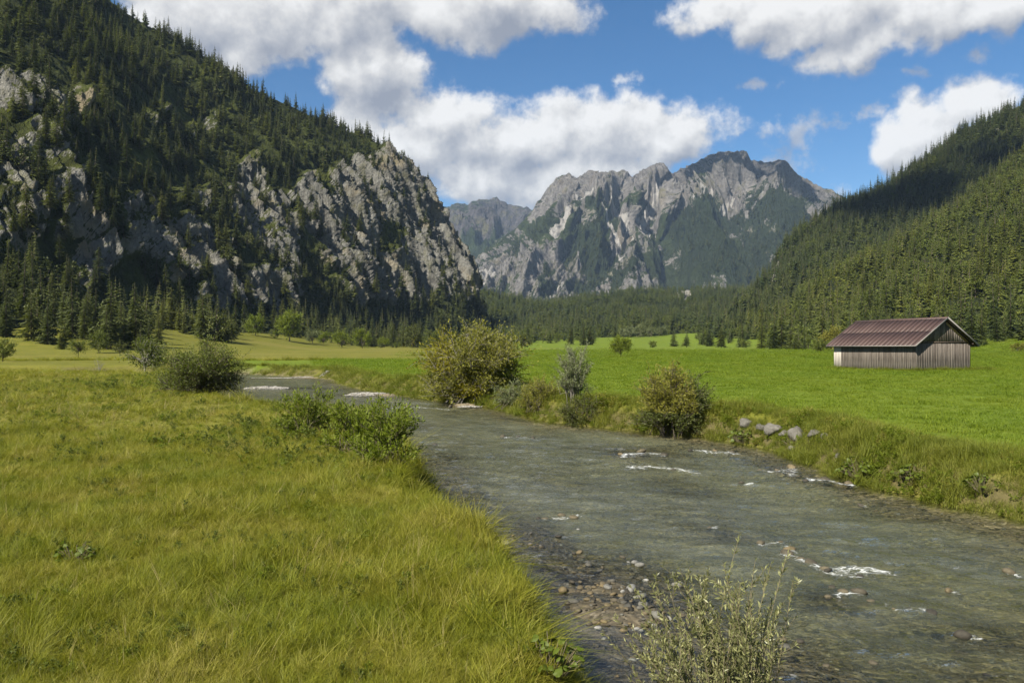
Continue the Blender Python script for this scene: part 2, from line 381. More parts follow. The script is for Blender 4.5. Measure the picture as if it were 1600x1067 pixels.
def m_water():
    t = material('river_water')
    P = t.n('ShaderNodeTexCoord').outputs['Object']
    dep = t.attr('depth'); foam = t.attr('foam'); calm = t.attr('calm')
    # flow-stretched ripples
    fl = t.n('ShaderNodeMapping'); t.put(fl.inputs[0], P); fl.inputs['Rotation'].default_value = (0, 0, math.radians(-20)); fl.inputs['Scale'].default_value = (0.62, 1.0, 1)
    n1 = t.noise(fl.outputs[0], 1.5, 5, 0.6, 0.8); n2 = t.noise(fl.outputs[0], 5.0, 4, 0.6, 0.9); n3 = t.noise(fl.outputs[0], 16.0, 3, 0.6, 0.4)
    cur = t.ss(t.noise(t.vm('MULTIPLY', fl.outputs[0], (0.30, 0.10, 1)), 1.0, 3, 0.5, 0.6), 0.38, 0.62, 0.35, 1.25)   # smooth tongues and rougher riffles
    h = t.m('MULTIPLY', t.m('ADD', t.m('MULTIPLY', n1, 1.5), t.m('ADD', t.m('MULTIPLY', n2, 0.55), t.m('MULTIPLY', n3, 0.07))), cur)
    nrm = t.bump(h, 1.0, t.m('MULTIPLY', t.m('SUBTRACT', 1.0, t.m('MULTIPLY', calm, 0.7)), 0.15))
    fr = t.n('ShaderNodeFresnel'); fr.inputs['IOR'].default_value = 1.33; t.put(fr.inputs['Normal'], nrm)
    tr = t.n('ShaderNodeBsdfTransparent'); t.put(tr.inputs[0], t.mix(t.ss(dep, 0.0, 0.55), (0.95, 0.96, 0.92), (0.72, 0.77, 0.60)))
    di = t.n('ShaderNodeBsdfDiffuse'); t.put(di.inputs[0], t.mix(t.ss(n1, 0.3, 0.7), (0.135, 0.150, 0.100), (0.225, 0.240, 0.170)))
    body = t.n('ShaderNodeMixShader'); t.put(body.inputs[0], t.ss(dep, 0.16, 0.60, 0.02, 0.26)); t.put(body.inputs[1], tr.outputs[0]); t.put(body.inputs[2], di.outputs[0])
    gl = t.n('ShaderNodeBsdfGlossy'); gl.inputs['Roughness'].default_value = 0.06; t.put(gl.inputs['Normal'], nrm)
    mx = t.n('ShaderNodeMixShader'); t.put(mx.inputs[0], t.m('MULTIPLY', fr.outputs[0], 0.9)); t.put(mx.inputs[1], body.outputs[0]); t.put(mx.inputs[2], gl.outputs[0])
    fd = t.n('ShaderNodeBsdfDiffuse'); fd.inputs[0].default_value = (0.62, 0.64, 0.63, 1)
    fn = t.noise(fl.outputs[0], 7.0, 6, 0.75, 1.2)
    fm = t.ss(t.m('ADD', foam, t.m('MULTIPLY', t.m('SUBTRACT', fn, 0.5), 2.4)), 0.60, 1.15)
    fm = t.m('MULTIPLY', fm, t.ss(foam, 0.03, 0.25))
    m2 = t.n('ShaderNodeMixShader'); t.put(m2.inputs[0], t.m('MULTIPLY', fm, 0.9)); t.put(m2.inputs[1], mx.outputs[0]); t.put(m2.inputs[2], fd.outputs[0])
    t.out(m2.outputs[0])
m_water()

def m_stone(name, cols, bump=0.5, sc=6.0):
    t = material(name)
    P = t.n('ShaderNodeTexCoord').outputs['Object']
    r = t.n('ShaderNodeObjectInfo').outputs['Random']
    c = t.ramp(r, [(i/(len(cols)-1), k) for i, k in enumerate(cols)])
    c = t.mix(1.0, c, t.ramp(t.noise(P, sc, 5, 0.7), [(0.25, (0.55, 0.55, 0.52)), (0.75, (1.3, 1.3, 1.3))]), 'MULTIPLY')
    t.out(t.bsdf(c, 0.7, t.bump(t.noise(P, sc*3, 4, 0.7), bump, 0.02), spec=0.3))
m_stone('river_stone', [(0.050, 0.049, 0.043), (0.085, 0.080, 0.066), (0.115, 0.112, 0.098), (0.16, 0.158, 0.146), (0.25, 0.245, 0.23)])
m_stone('wet_stone', [(0.030, 0.027, 0.021), (0.055, 0.048, 0.034), (0.085, 0.072, 0.046), (0.13, 0.100, 0.052)])
m_stone('boulder', [(0.090, 0.084, 0.072), (0.13, 0.122, 0.106)], 1.8, 3.0)
m_stone('pale_gravel', [(0.20, 0.19, 0.17), (0.30, 0.285, 0.26)])

def m_wood(name, a, b, pale):
    t = material(name)
    P = t.n('ShaderNodeTexCoord').outputs['Object']
    r = t.n('ShaderNodeObjectInfo').outputs['Random']
    off = t.vm('ADD', t.vm('MULTIPLY', P, (14, 14, 0.9)), t.vm('SCALE', (37.0, 11.0, 5.0), scale=r))
    g = t.noise(off, 1.0, 6, 0.7, 0.4)
    c = t.mix(t.m('ADD', t.m('MULTIPLY', r, 0.6), t.m('MULTIPLY', g, 0.5), clamp=True), a, b)
    sep = t.n('ShaderNodeSeparateXYZ'); t.put(sep.inputs[0], P)
    # rain-splashed, bleached foot of the boards
    wear = t.m('MULTIPLY', t.ss(t.m('ADD', sep.outputs[2], t.m('MULTIPLY', t.m('SUBTRACT', g, 0.5), 1.4)), 0.35, 1.25, 1.0, 0.0), 0.85)
    c = t.mix(wear, c, pale)
    c = t.mix(1.0, c, t.ramp(g, [(0.3, (0.6, 0.6, 0.6)), (0.7, (1.25, 1.25, 1.25))]), 'MULTIPLY')
    t.out(t.bsdf(c, 0.9, t.bump(g, 0.6, 0.02), spec=0.1))
m_wood('board', (0.062, 0.051, 0.043), (0.165, 0.143, 0.122), (0.25, 0.222, 0.19))
m_wood('board_pale', (0.36, 0.32, 0.28), (0.44, 0.40, 0.35), (0.44, 0.40, 0.35))
m_wood('board_warm', (0.26, 0.165, 0.06), (0.30, 0.21, 0.10), (0.30, 0.21, 0.10))
m_wood('beam', (0.06, 0.045, 0.035), (0.09, 0.07, 0.055), (0.09, 0.07, 0.055))
def m_roof():
    t = material('roof_sheet')
    P = t.n('ShaderNodeTexCoord').outputs['Object']; r = t.n('ShaderNodeObjectInfo').outputs['Random']
    n = t.noise(t.vm('MULTIPLY', P, (0.8, 2.5, 0.8)), 1.0, 6, 0.7)
    c = t.ramp(t.m('ADD', t.m('MULTIPLY', n, 0.7), t.m('MULTIPLY', r, 0.3)), [(0.2, (0.044, 0.027, 0.023)), (0.5, (0.062, 0.038, 0.033)), (0.8, (0.085, 0.056, 0.048))])
    t.out(t.bsdf(c, 0.55, t.bump(n, 0.2, 0.01), spec=0.35))
    t = material('roof_edge')
    P = t.n('ShaderNodeTexCoord').outputs['Object']
    t.out(t.bsdf(t.mix(t.noise(P, 3, 4), (0.12, 0.11, 0.105), (0.22, 0.205, 0.195)), 0.6))
m_roof()
def m_cloud():
    t = material('cloud_vapour')
    d = t.n('ShaderNodeBsdfDiffuse'); d.inputs[0].default_value = (0.9, 0.9, 0.9, 1)
    tr = t.n('ShaderNodeBsdfTransparent'); mx = t.n('ShaderNodeMixShader'); mx.inputs[0].default_value = 0.09   # thin vapour, each skin lets most light on
    t.put(mx.inputs[1], tr.outputs[0]); t.put(mx.inputs[2], d.outputs[0]); t.out(mx.outputs[0])
m_cloud()

# ------------------------------------------------------------------ ground with the river bed cut into it
SLOPE = 0.009; WDROP = 1.1
def water_z(y): return SLOPE*np.minimum(y, 700) - WDROP
def on_water(px, py):
    d = (CAMZ+WDROP)/((py-HOR)/F+SLOPE); return (px-800)/F*d, d
def on_bank(px, py):
    # the near bank hides its own water line: what shows there is the grass lip a little above the meadow
    up = np.interp(py, [600, 680, 760, 900, 1067], [0.30, 0.15, 0.0, -0.45, -0.85])
    d = (CAMZ-up)/((py-HOR)/F+SLOPE); return (px-800)/F*d, d
def on_meadow(px, py):
    d = CAMZ/((py-HOR)/F+SLOPE); return (px-800)/F*d, d
LEFT_PX = [(905, 1067), (858, 975), (838, 905), (792, 850), (742, 800), (694, 762), (668, 722), (655, 690), (610, 648), (540, 634), (420, 620), (355, 611)]
RIGHT_PX = [(1600, 818), (1450, 786), (1300, 746), (1200, 706), (1090, 684), (1000, 676), (910, 666), (830, 656), (780, 641), (735, 633), (660, 623), (600, 615), (530, 601), (505, 592), (400, 585), (300, 584)]
LB = [(0.55, -40), (0.6, 3)] + [on_bank(*p) for p in LEFT_PX] + [(-20.5, 55), (-25, 66), (-33, 77), (-60, 86), (-110, 88)]
RB = [(15.5, -40), (13.6, 6), (12.3, 13)] + [on_water(*p) for p in RIGHT_PX] + [(-62, 98), (-110, 96)]
def smooth_line(pts, n=8):
    P = np.array(pts, float); out = []
    for i in range(len(P)-1):
        p0 = P[max(i-1, 0)]; p1 = P[i]; p2 = P[i+1]; p3 = P[min(i+2, len(P)-1)]
        for t in np.arange(n)/n:
            out.append(0.5*((2*p1)+(-p0+p2)*t+(2*p0-5*p1+4*p2-p3)*t*t+(-p0+3*p1-3*p2+p3)*t**3))
    out.append(P[-1]); return np.array(out)
LBs = smooth_line(LB, 6); RBs = smooth_line(RB, 6)
def seg_dist(x, y, line):
    best = np.full(x.shape, 1e9)
    for a, b in zip(line[:-1], line[1:]):
        ab = b-a; L = ab@ab+1e-9
        t = np.clip(((x-a[0])*ab[0]+(y-a[1])*ab[1])/L, 0, 1)
        best = np.minimum(best, (x-a[0]-t*ab[0])**2+(y-a[1]-t*ab[1])**2)
    return np.sqrt(best)
RIVER_POLY = np.concatenate([LBs, RBs[::-1]])
def inside(x, y):
    c = np.zeros(x.shape, bool); P = RIVER_POLY; j = len(P)-1
    for i in range(len(P)):
        xi, yi = P[i]; xj, yj = P[j]
        if yi != yj:
            c ^= ((yi > y) != (yj > y)) & (x < (xj-xi)*(y-yi)/(yj-yi)+xi)
        j = i
    return c
def river_field(x, y):
    """signed distances: dl/dr to the two banks, ins = inside the river; only near the river"""
    shp = x.shape; x = x.ravel(); y = y.ravel()
    dl = np.full(x.shape, 1e3); dr = np.full(x.shape, 1e3); ins = np.zeros(x.shape, bool)
    m = (x > -120) & (x < 30) & (y > -45) & (y < 125)
    wob = 0.28*fbm(S3(x[m]*0.9, y[m]*0.9), 3)
    xx = x[m]+wob; yy = y[m]+wob*0.6
    dl[m] = seg_dist(xx, yy, LBs); dr[m] = seg_dist(xx, yy, RBs); ins[m] = inside(xx, yy)
    return dl.reshape(shp), dr.reshape(shp), ins.reshape(shp)
# shallow bars in pixels on the water (px, py, along-x m, along-y m, height over the normal bed)
BARS = [(*on_water(840, 838), 1.0, 1.6, 0.23), (*on_water(930, 885), 1.3, 1.5, 0.22), (*on_water(990, 930), 1.5, 1.3, 0.24), (*on_water(1010, 965), 1.0, 0.8, 0.21),
        (1.9, 6.5, 1.8, 2.2, 0.62), (3.6, 7.6, 2.2, 1.8, 0.26), (5.4, 8.2, 2.6, 1.6, 0.2), (4.6, 10.2, 3.0, 2.0, 0.16),
        (*on_water(570, 617), 2.4, 1.4, 0.62), (*on_water(415, 607), 4.0, 1.6, 0.62), (*on_water(450, 591), 5.5, 1.8, 0.40),
        (*on_water(1020, 706), 1.6, 1.3, 0.30), (*on_water(730, 633), 1.2, 0.8, 0.40), (*on_water(1285, 935), .5, .6, .34)]
def base_z(x, y):
    z = SLOPE*np.minimum(y, 700) + 0*x
    z = z + 7.5*sstep(430, 690, y)*np.exp(-((x-115)/130)**2)
    z = z + 8.5*sstep(-78, -150, x)*sstep(165, 265, y)
    z = z + 4*sstep(112, 160, x)*sstep(150, 240, y)
    amp = 0.10+0.25*sstep(60, 300, np.abs(y))
    return z + amp*fbm(S3(x*0.045, y*0.045), 3) + 0.05*fbm(S3(x*0.45, y*0.45), 3)
def ground(x, y, full=False):
    x = np.asarray(x, float); y = np.asarray(y, float)
    dl, dr, ins = river_field(x, y)
    zb = base_z(x, y); wz = water_z(y)
    dmin = np.minimum(dl, dr)
    depth = 0.16+0.36*sstep(0.1, 2.8, dmin)+0.20*fbm(S3(x*0.35, y*0.35, 0*x+3), 3)*sstep(0.3, 2.0, dmin)
    for bx, by, sx, sy, hh in BARS:
        depth = depth - hh*np.exp(-((x-bx)/sx)**2-((y-by)/sy)**2)
    depth = np.maximum(depth, -0.10 + 0.04*perlin(S3(x*3, y*3)))
    depth = depth+0.03*fbm(S3(x*2.2, y*2.2), 3)
    zin = wz-depth
    wl = np.where(dl < dr, 1.0, 1.9) + 0.8*sstep(35, 70, y)
    wl = wl*(0.8+0.5*np.abs(perlin(S3(x*0.35, y*0.35, 0*x+9))))
    k = sstep(0, 1, dmin/wl); k = np.where(dl < dr, k**0.7, k)
    zout = (wz-0.10)*(1-k)+zb*k
    z = np.where(ins, zin, zout)
    if full: return z, dl, dr, ins, depth, k
    return z

def axis(lo, hi, f0, f1, h0, hmax, g=1.06):
    """graded coordinates: step h0 between f0 and f1, growing outwards"""
    mid = list(np.arange(f0, f1, h0)); h = h0; v = f1; up = []
    while v < hi: up.append(v); h = min(h*g, hmax); v += h
    up.append(hi); h = h0; v = f0; dn = []
    while v > lo: h = min(h*g, hmax); v -= h; dn.append(v)
    return np.array(dn[::-1]+mid+up)
gx = axis(-9000, 9000, -14, 13, 0.13, 900, 1.05)
gy = axis(-400, 14000, 6, 34, 0.13, 900, 1.022)
X, Y = np.meshgrid(gx, gy, indexing='ij')
Z, DL, DR, INS, DEPTH, KB = ground(X, Y, True)
right_side = np.where(DL > DR, 1.0, 0.0)
px_, py_ = to_pix(np.stack([X, Y, Z], -1))
# mown bright meadow beyond the right bank; rough yellowish hay meadow on the left
mown = sstep(1.4, 4.0, DR+0.8*fbm(S3(X*0.3, Y*0.3), 2))*((DR < DL) | (Y > 100))
far_right = (Y > 100) & (X > -40)
mown = np.where((Y >= 100) & (Y < 135), sstep(-0.40, -0.34, X/np.maximum(Y, 1)), mown)
mown = np.where((Y < 135) & (DL < DR) & (DR > 900) & (X < 5), 0.0, mown)
mown = np.where((X > 12) & (Y < 135), 1.0*(DR > 2.5), mown)
ax_ = np.where(Y > 135, 1.0, mown)
leftness = sstep(-0.02, -0.14, X/np.maximum(Y, 1))
mown = np.where(Y > 135, 1-leftness*sstep(130, 150, Y), mown)
mown = np.where((X < -55) & (Y < 135), 0.0, mown)
dry = sstep(138, 150, Y)*(1-sstep(330, 420, Y))*0.55*np.where(leftness > 0.5, 0.6, 1.0)*sstep(-0.1, 0.45, fbm(S3(X*0.008, Y*0.022), 3))
dry = np.maximum(dry, 0.45*np.exp(-((Y-172)/22)**2)*(X > -20))
dry = dry*(1-0.8*sstep(2, 5, base_z(X, Y)-SLOPE*np.minimum(Y, 700)))
lush = np.exp(-((X+24)/7)**2-((Y-58)/9)**2)*0.9
dark_bed = np.clip(1.1*np.exp(-((X-1.4)/1.6)**2-((Y-11)/4.5)**2)+np.exp(-((X+0.3)/1.2)**2-((Y-17)/3.5)**2), 0, 1)
bed = np.where(INS, 1.0, sstep(0.25, 0.0, np.minimum(DL, DR)))
soil = np.where(INS, 0, sstep(0.02, 0.2, KB)*(1-sstep(0.55, 0.9, KB)))*0.8
gme = mk_mesh("ground", np.stack([X, Y, Z], -1).reshape(-1, 3), grid_faces(len(gx), len(gy)), [MAT['meadow']],
              dict(mown=mown.ravel(), dry=dry.ravel(), lush=lush.ravel(), bed=bed.ravel(), soil=soil.ravel(), dark_bed=dark_bed.ravel()))
ground_obj = link("ground", gme, kind='structure', label='valley floor of rough and mown meadow with the gravel river bed')

# water surface
wx = axis(-112, 18, -3, 12.5, 0.10, 1.2, 1.03); wy = axis(-30, 104, 6.5, 34, 0.10, 0.6, 1.012)
WX, WY = np.meshgrid(wx, wy, indexing='ij')
wg, wdl, wdr, wins, wdep, _ = ground(WX, WY, True)
wd = np.where(wins, wdep, 0.0)
FOAM = [([(975, 711), (1010, 708), (1035, 712)], .28), ([(985, 732), (1015, 728), (1060, 733), (1085, 738)], .30), ([(1085, 704), (1120, 706), (1150, 708)], .20),
        ([(1190, 736), (1215, 737), (1240, 733), (1236, 742)], .25), ([(1265, 750), (1295, 751), (1330, 760)], .22), ([(1165, 758), (1175, 757)], .15),
        ([(790, 684), (815, 685), (835, 686)], .20), ([(850, 812), (880, 808), (905, 806)], .14), ([(1228, 868), (1255, 878), (1290, 890), (1340, 888), (1390, 894)], .20),
        ([(1270, 882), (1300, 893), (1345, 902)], .13), ([(1295, 932), (1320, 925), (1345, 928)], .10), ([(1370, 940), (1385, 945)], .07), ([(1400, 955), (1430, 957), (1460, 958)], .07),
        ([(1508, 992), (1530, 994)], .09), ([(1485, 925), (1505, 924)], .07), ([(1580, 895), (1600, 900)], .12), ([(1350, 790), (1365, 793)], .15), ([(680, 695), (697, 696)], .18),
        ([(1545, 1056), (1565, 1058)], .05), ([(1105, 826), (1120, 825)], .10), ([(600, 640), (640, 636), (700, 640)], .3), ([(520, 633), (560, 634)], .3), ([(1190, 852), (1220, 848), (1240, 862)], .10)]
foam = np.zeros(WX.shape)
for pts, r in FOAM:
    L = np.array([on_water(*p) for p in pts]); r = r*1.1
    m = (WX > L[:, 0].min()-4*r) & (WX < L[:, 0].max()+4*r) & (WY > L[:, 1].min()-6*r) & (WY < L[:, 1].max()+6*r)
    if not m.any(): continue
    sc = 0.6
    Ls = L*[1, sc]
    d = seg_dist(WX[m], WY[m]*sc, Ls)
    foam[m] = np.maximum(foam[m], np.exp(-(d/r)**2)*0.74)
calm = np.clip(np.exp(-((WX-1.2)/1.4)**2-((WY-10.8)/1.6)**2)+sstep(1.0, 0.1, np.minimum(wdl, wdr))*0.6, 0, 1)
wav = 0.050*fbm(S3(WX*0.6+0.25*WY, WY*1.1), 4, 0.6)*(1-0.8*calm)*sstep(0, 1.2, np.minimum(wdl, wdr))
wav = wav+0.055*foam*(0.5+fbm(S3(WX*2, WY*2), 2))
WZ = water_z(WY)+wav
keep = (wins | (np.minimum(wdl, wdr) < 0.5)) & (WZ > wg-0.25)
fc = grid_faces(len(wx), len(wy)); fk = keep.ravel()[fc].all(1); fc = fc[fk]
used = np.unique(fc); remap = np.full(WX.size, -1); remap[used] = np.arange(len(used))
wme = mk_mesh("river", np.stack([WX, WY, WZ], -1).reshape(-1, 3)[used], remap[fc], [MAT['river_water']],
              dict(depth=wd.ravel()[used], foam=foam.ravel()[used], calm=calm.ravel()[used]))
link("river_water", wme, kind='structure', label='clear shallow alpine river with small whitewater riffles')

# ------------------------------------------------------------------ mountains and hills
def catmull(P, n):
    """P (k, ...) control rows at even parameter -> n rows"""
    k = len(P); t = np.linspace(0, k-1, n); i = np.clip(np.floor(t).astype(int), 0, k-2); f = (t-i).reshape(-1, *([1]*(P.ndim-1)))
    p0 = P[np.maximum(i-1, 0)]; p1 = P[i]; p2 = P[i+1]; p3 = P[np.minimum(i+2, k-1)]
    # finite-difference tangents, limited so that the profile does not overshoot
    m1 = (p2-p0)/2; m2 = (p3-p1)/2
    d = p2-p1
    m1 = np.where(m1*d <= 0, 0, np.sign(d)*np.minimum(np.abs(m1), 3*np.abs(d))); m2 = np.where(m2*d <= 0, 0, np.sign(d)*np.minimum(np.abs(m2), 3*np.abs(d)))
    f2 = f*f; f3 = f2*f
    return p1*(2*f3-3*f2+1)+m1*(f3-2*f2+f)+p2*(-2*f3+3*f2)+m2*(f3-f2)
def loft(cols, px_lo, px_hi, nu, nv, back=0.25, rows_w=None):
    """cols: list of (px, [(py, d), ...] from base to crest). Returns front+back grid (nu, nv, 3) and crestness"""
    pxs = np.array([c[0] for c in cols], float)
    R = np.array([[pix(c[0], py, d) for py, d in c[1]] for c in cols])            # (k, r, 3)
    u = np.linspace(px_lo, px_hi, nu)
    # interpolate station quantities along px with monotone cubic via dense resampling
    idx = np.interp(u, pxs, np.arange(len(pxs)))
    kk = len(pxs); i = np.clip(np.floor(idx).astype(int), 0, kk-2); f = (idx-i)[:, None, None]
    A = R[i]*(1-f)+R[i+1]*f
    G = np.swapaxes(catmull(np.swapaxes(A, 0, 1), nv), 0, 1)                      # (nu, nv, 3)
    # far side: falls away behind the crest
    cr = G[:, -1]; nb = max(6, int(nv*back)); s = np.linspace(0, 1, nb+1)[1:]
    H = np.maximum(cr[:, 2], 5)
    B = np.stack([cr[:, None, 0]*(1+0*s), cr[:, None, 1]+(H*1.3)[:, None]*s, cr[:, None, 2]-(H*1.1)[:, None]*s**1.3], -1)
    G = np.concatenate([G, B], 1)
    t = np.concatenate([np.linspace(0, 1, nv), 1+s])
    return G, np.broadcast_to(t, G.shape[:2])
def normals(G):
    du = np.gradient(G, axis=0); dv = np.gradient(G, axis=1)
    n = np.cross(du, dv); n /= np.linalg.norm(n, axis=2)[..., None]+1e-9
    return n if n[..., 2].mean() > 0 else -n
def blobs_mask(px, py, lst, soft=0.5, warp=14, seed=0):
    wxn = px+warp*fbm(S3(px*0.02, py*0.02, 0*px+seed), 3); wyn = py+warp*fbm(S3(px*0.02+50, py*0.02, 0*px+seed), 3)
    m = np.zeros(px.shape)
    for b in lst:
        cx, cy, rx, ry = b[:4]; s = b[4] if len(b) > 4 else 1.0
        r = np.sqrt(((wxn-cx)/rx)**2+((wyn-cy)/ry)**2)
        m = np.maximum(m, s*(1-sstep(1-soft, 1+soft, r)))
    return m
def strokes_mask(px, py, lst, warp=4):
    wxn = px+warp*fbm(S3(px*0.05, py*0.05), 3); wyn = py+warp*fbm(S3(px*0.05+50, py*0.05), 3)
    m = np.zeros(px.shape)
    for pts, w in lst:
        L = np.array(pts, float); d = seg_dist(wxn, wyn, L)
        m = np.maximum(m, 1-sstep(0.5, 1.5, d/w))
    return m

# ---- left mountain: grey limestone cliff with spruce above, between and below
LC = [(-500, (560, 165), (430, 230), (60, 330), (-420, 560)), (-200, (545, 190), (420, 260), (80, 370), (-260, 600)), (0, (532, 225), (410, 300), (110, 430), (-130, 660)),
      (190, (535, 300), (440, 370), (150, 540), (12, 740)), (300, (538, 350), (470, 430), (200, 620), (80, 790)), (400, (540, 420), (500, 500), (245, 680), (142, 840)),
      (500, (540, 520), (490, 610), (262, 760), (188, 890)), (570, (540, 600), (478, 690), (258, 840), (228, 930)), (615, (540, 660), (474, 745), (276, 880), (266, 960)),
      (640, (540, 700), (472, 775), (310, 905), (301, 975)), (665, (540, 735), (470, 800), (338, 925), (329, 985)), (690, (540, 770), (468, 825), (364, 935), (354, 985)),
      (710, (540, 800), (467, 845), (395, 940), (386, 975)), (730, (540, 825), (466, 862), (428, 938), (422, 965)), (746, (541, 850), (480, 880), (462, 925), (456, 945)),
      (765, (542, 870), (512, 890), (505, 920), (500, 935)), (800, (544, 880), (535, 900), (530, 915), (528, 930))]
LC = [(c[0], list(c[1:])) for c in LC]
LG, LT = loft(LC, -330, 800, 640, 330)
lpx, lpy = to_pix(LG)
ROCK_L = [(35, 165, 58, 42, .9), (95, 175, 36, 34, .85), (60, 240, 46, 36, .85), (15, 270, 52, 45, .9), (90, 300, 44, 32, .85), (20, 345, 55, 40, .9), (120, 350, 38, 28, .85), (150, 405, 40, 34, .95),
          (245, 375, 75, 34), (200, 330, 40, 25, .7), (300, 320, 40, 30, .7), (310, 410, 55, 40), (385, 300, 32, 55), (420, 350, 40, 60), (445, 420, 40, 60), (400, 470, 60, 40), (340, 460, 45, 35),
          (500, 320, 35, 55), (520, 370, 40, 50), (560, 310, 60, 55), (585, 380, 70, 60), (600, 440, 75, 45), (650, 445, 60, 35), (660, 370, 50, 60), (700, 410, 45, 55), (725, 440, 25, 40),
          (610, 275, 40, 28), (565, 260, 30, 25, .8), (640, 310, 30, 30), (250, 175, 30, 15, .6), (320, 190, 25, 20, .6), (230, 230, 30, 15, .5), (-80, 250, 80, 160), (-200, 300, 90, 160)]
GRASS_L = [(275, 150, 20, 24), (222, 252, 30, 18), (610, 368, 20, 26), (505, 285, 16, 22), (330, 260, 25, 18, .8), (290, 175, 18, 16), (140, 150, 25, 14, .7), (465, 225, 20, 12, .8), (410, 180, 18, 9, .7), (195, 285, 24, 14, .8)]
rockL = blobs_mask(lpx, lpy, ROCK_L, 0.35, 16)
grassL = blobs_mask(lpx, lpy, GRASS_L, 0.4, 8, 5)
front = (LT <= 1.0)
rockL = rockL*front; nosee = ~front
# gully filled with trees between the two cliff parts
rockL = rockL*(1-0.9*blobs_mask(lpx, lpy, [(475, 430, 16, 60), (500, 480, 30, 30), (345, 300, 18, 60), (180, 230, 30, 40), (160, 300, 22, 40)], 0.5, 8, 3))
N = normals(LG)
lat = lpx/F*LG[..., 1]; zz = LG[..., 2]
ap = lat+0.45*zz
rib = ridged(S3(ap/40, zz/260, LG[..., 1]/220), 4, 0.5)-0.9
fine = ridged(S3(ap/12, zz/62, LG[..., 1]/50), 5, 0.6)-0.9
blocky = perlin(np.stack([ap/16, zz/11, LG[..., 1]/16], -1)); blocky = np.sign(blocky)*np.abs(blocky)**0.5
big = fbm(LG/140, 3)
cf = sstep(1.0, 0.86, np.minimum(LT, 2-LT)); cf = 0.25+0.75*cf
amp_r = 0.25+0.75*sstep(0.1, 0.8, rockL)
disp = (big*12+rib*14*amp_r)*cf + (fine*7.0+blocky*0.5+(ridged(S3(ap/4.2, zz/10, LG[..., 1]/8), 3, 0.6)-0.9)*2.4)*amp_r*(0.4+0.6*cf)
disp = disp*sstep(0, 0.08, LT)*np.clip(LG[..., 1]/600, 0.45, 1.1)
LGd = LG+N*disp[..., None]
rock_attr = np.clip(rockL*0.95+0.10*fbm(LG/30, 3), 0, 1)*(1-grassL)
ND = normals(LGd)
steep = sstep(0.62, 0.32, ND[..., 2])
rock_attr = np.clip(rock_attr*(0.55+0.50*steep)-0.10*sstep(0.0, 0.4, fbm(LG/26+4, 3)), 0, 1)
woodL = np.clip(1-rockL-grassL, 0, 1)*0.45
me = mk_mesh("mountain_left", LGd.reshape(-1, 3), grid_faces(*LG.shape[:2]), [MAT['cliff_rock']], dict(rock=rock_attr.ravel(), scree=0*rock_attr.ravel(), wood=woodL.ravel()), smooth=False)
link("mountain_left", me, kind='structure', label='steep limestone mountainside with grey cliffs rising on the left')

# ---- right hillsides
NC = [(1120, (541, 560), (539, 580), (538, 600)), (1160, (541, 520), (537, 545), (534, 570)), (1200, (541, 480), (522, 530), (508, 575)), (1230, (541, 450), (510, 510), (487, 590)), (1280, (541, 410), (490, 490), (452, 610)),
      (1340, (541, 375), (470, 490), (420, 640)), (1440, (542, 320), (440, 460), (358, 670)), (1520, (542, 290), (420, 450), (304, 690)), (1600, (543, 262), (400, 430), (248, 700)), (1750, (545, 240), (370, 420), (150, 720)), (2100, (550, 220), (320, 400), (-20, 740))]
NC = [(c[0], list(c[1:])) for c in NC]
NG, NTt = loft(NC, 1120, 2000, 200, 110)
BC = [(1120, (538, 640), (535, 700), (530, 800)), (1165, (538, 620), (505, 720), (482, 850)), (1190, (538, 610), (490, 740), (442, 900)), (1215, (538, 600), (475, 740), (402, 960)), (1250, (538, 590), (460, 750), (362, 1030)),
      (1300, (538, 580), (440, 780), (326, 1100)), (1350, (538, 575), (430, 790), (306, 1130)), (1400, (538, 570), (420, 800), (280, 1130)), (1450, (538, 565), (400, 800), (246, 1120)), (1500, (538, 560), (390, 800), (211, 1110)),
      (1560, (538, 555), (370, 800), (181, 1100)), (1600, (538, 550), (360, 800), (164, 1090)), (1750, (538, 540), (320, 780), (90, 1060)), (2100, (538, 530), (280, 760), (-20, 1000))]
BC = [(c[0], list(c[1:])) for c in BC]
BG, BT = loft(BC, 1120, 2000, 200, 110)
VC = [(640, (541, 760), (510, 1000), (466, 1500)), (760, (541, 800), (512, 1050), (462, 1500)), (840, (540, 740), (516, 1000), (474, 1500)), (900, (539, 700), (513, 1000), (468, 1550)), (960, (531, 690), (505, 1000), (459, 1600)),
      (1050, (531, 690), (502, 1000), (455, 1600)), (1120, (533, 680), (500, 1000), (455, 1550)), (1200, (538, 640), (500, 950), (452, 1500)), (1350, (538, 640), (500, 950), (450, 1500))]
VC = [(c[0], list(c[1:])) for c in VC]
VG, VT = loft(VC, 640, 1350, 150, 100)
def hill(name, G, T, label, rocks, amp):
    hpx, hpy = to_pix(G); n = normals(G)
    rk = blobs_mask(hpx, hpy, rocks, 0.4, 6)*(T <= 1) if rocks else 0*hpx
    cf = 0.3+0.7*sstep(1.0, 0.8, np.minimum(T, 2-T))
    G2 = G+n*((fbm(G/90, 4)*amp*cf+rk*(ridged(S3(G[..., 0]/14, G[..., 2]/30, G[..., 1]/14), 3)-0.8)*6)*sstep(0, 0.1, T))[..., None]
    me = mk_mesh(name, G2.reshape(-1, 3), grid_faces(*G.shape[:2]), [MAT['hill_floor']], dict(rock=rk.ravel(), scree=0*rk.ravel(), wood=(0.8*(1-rk)).ravel()))
    link(name, me, kind='structure', label=label)
    return G2, rk, hpx, hpy
NG2, NRK, npx, npy_ = hill("hill_right_near", NG, NTt, 'sunlit forested hillside behind the barn', [(1310, 400, 8, 6, .5)], 9)
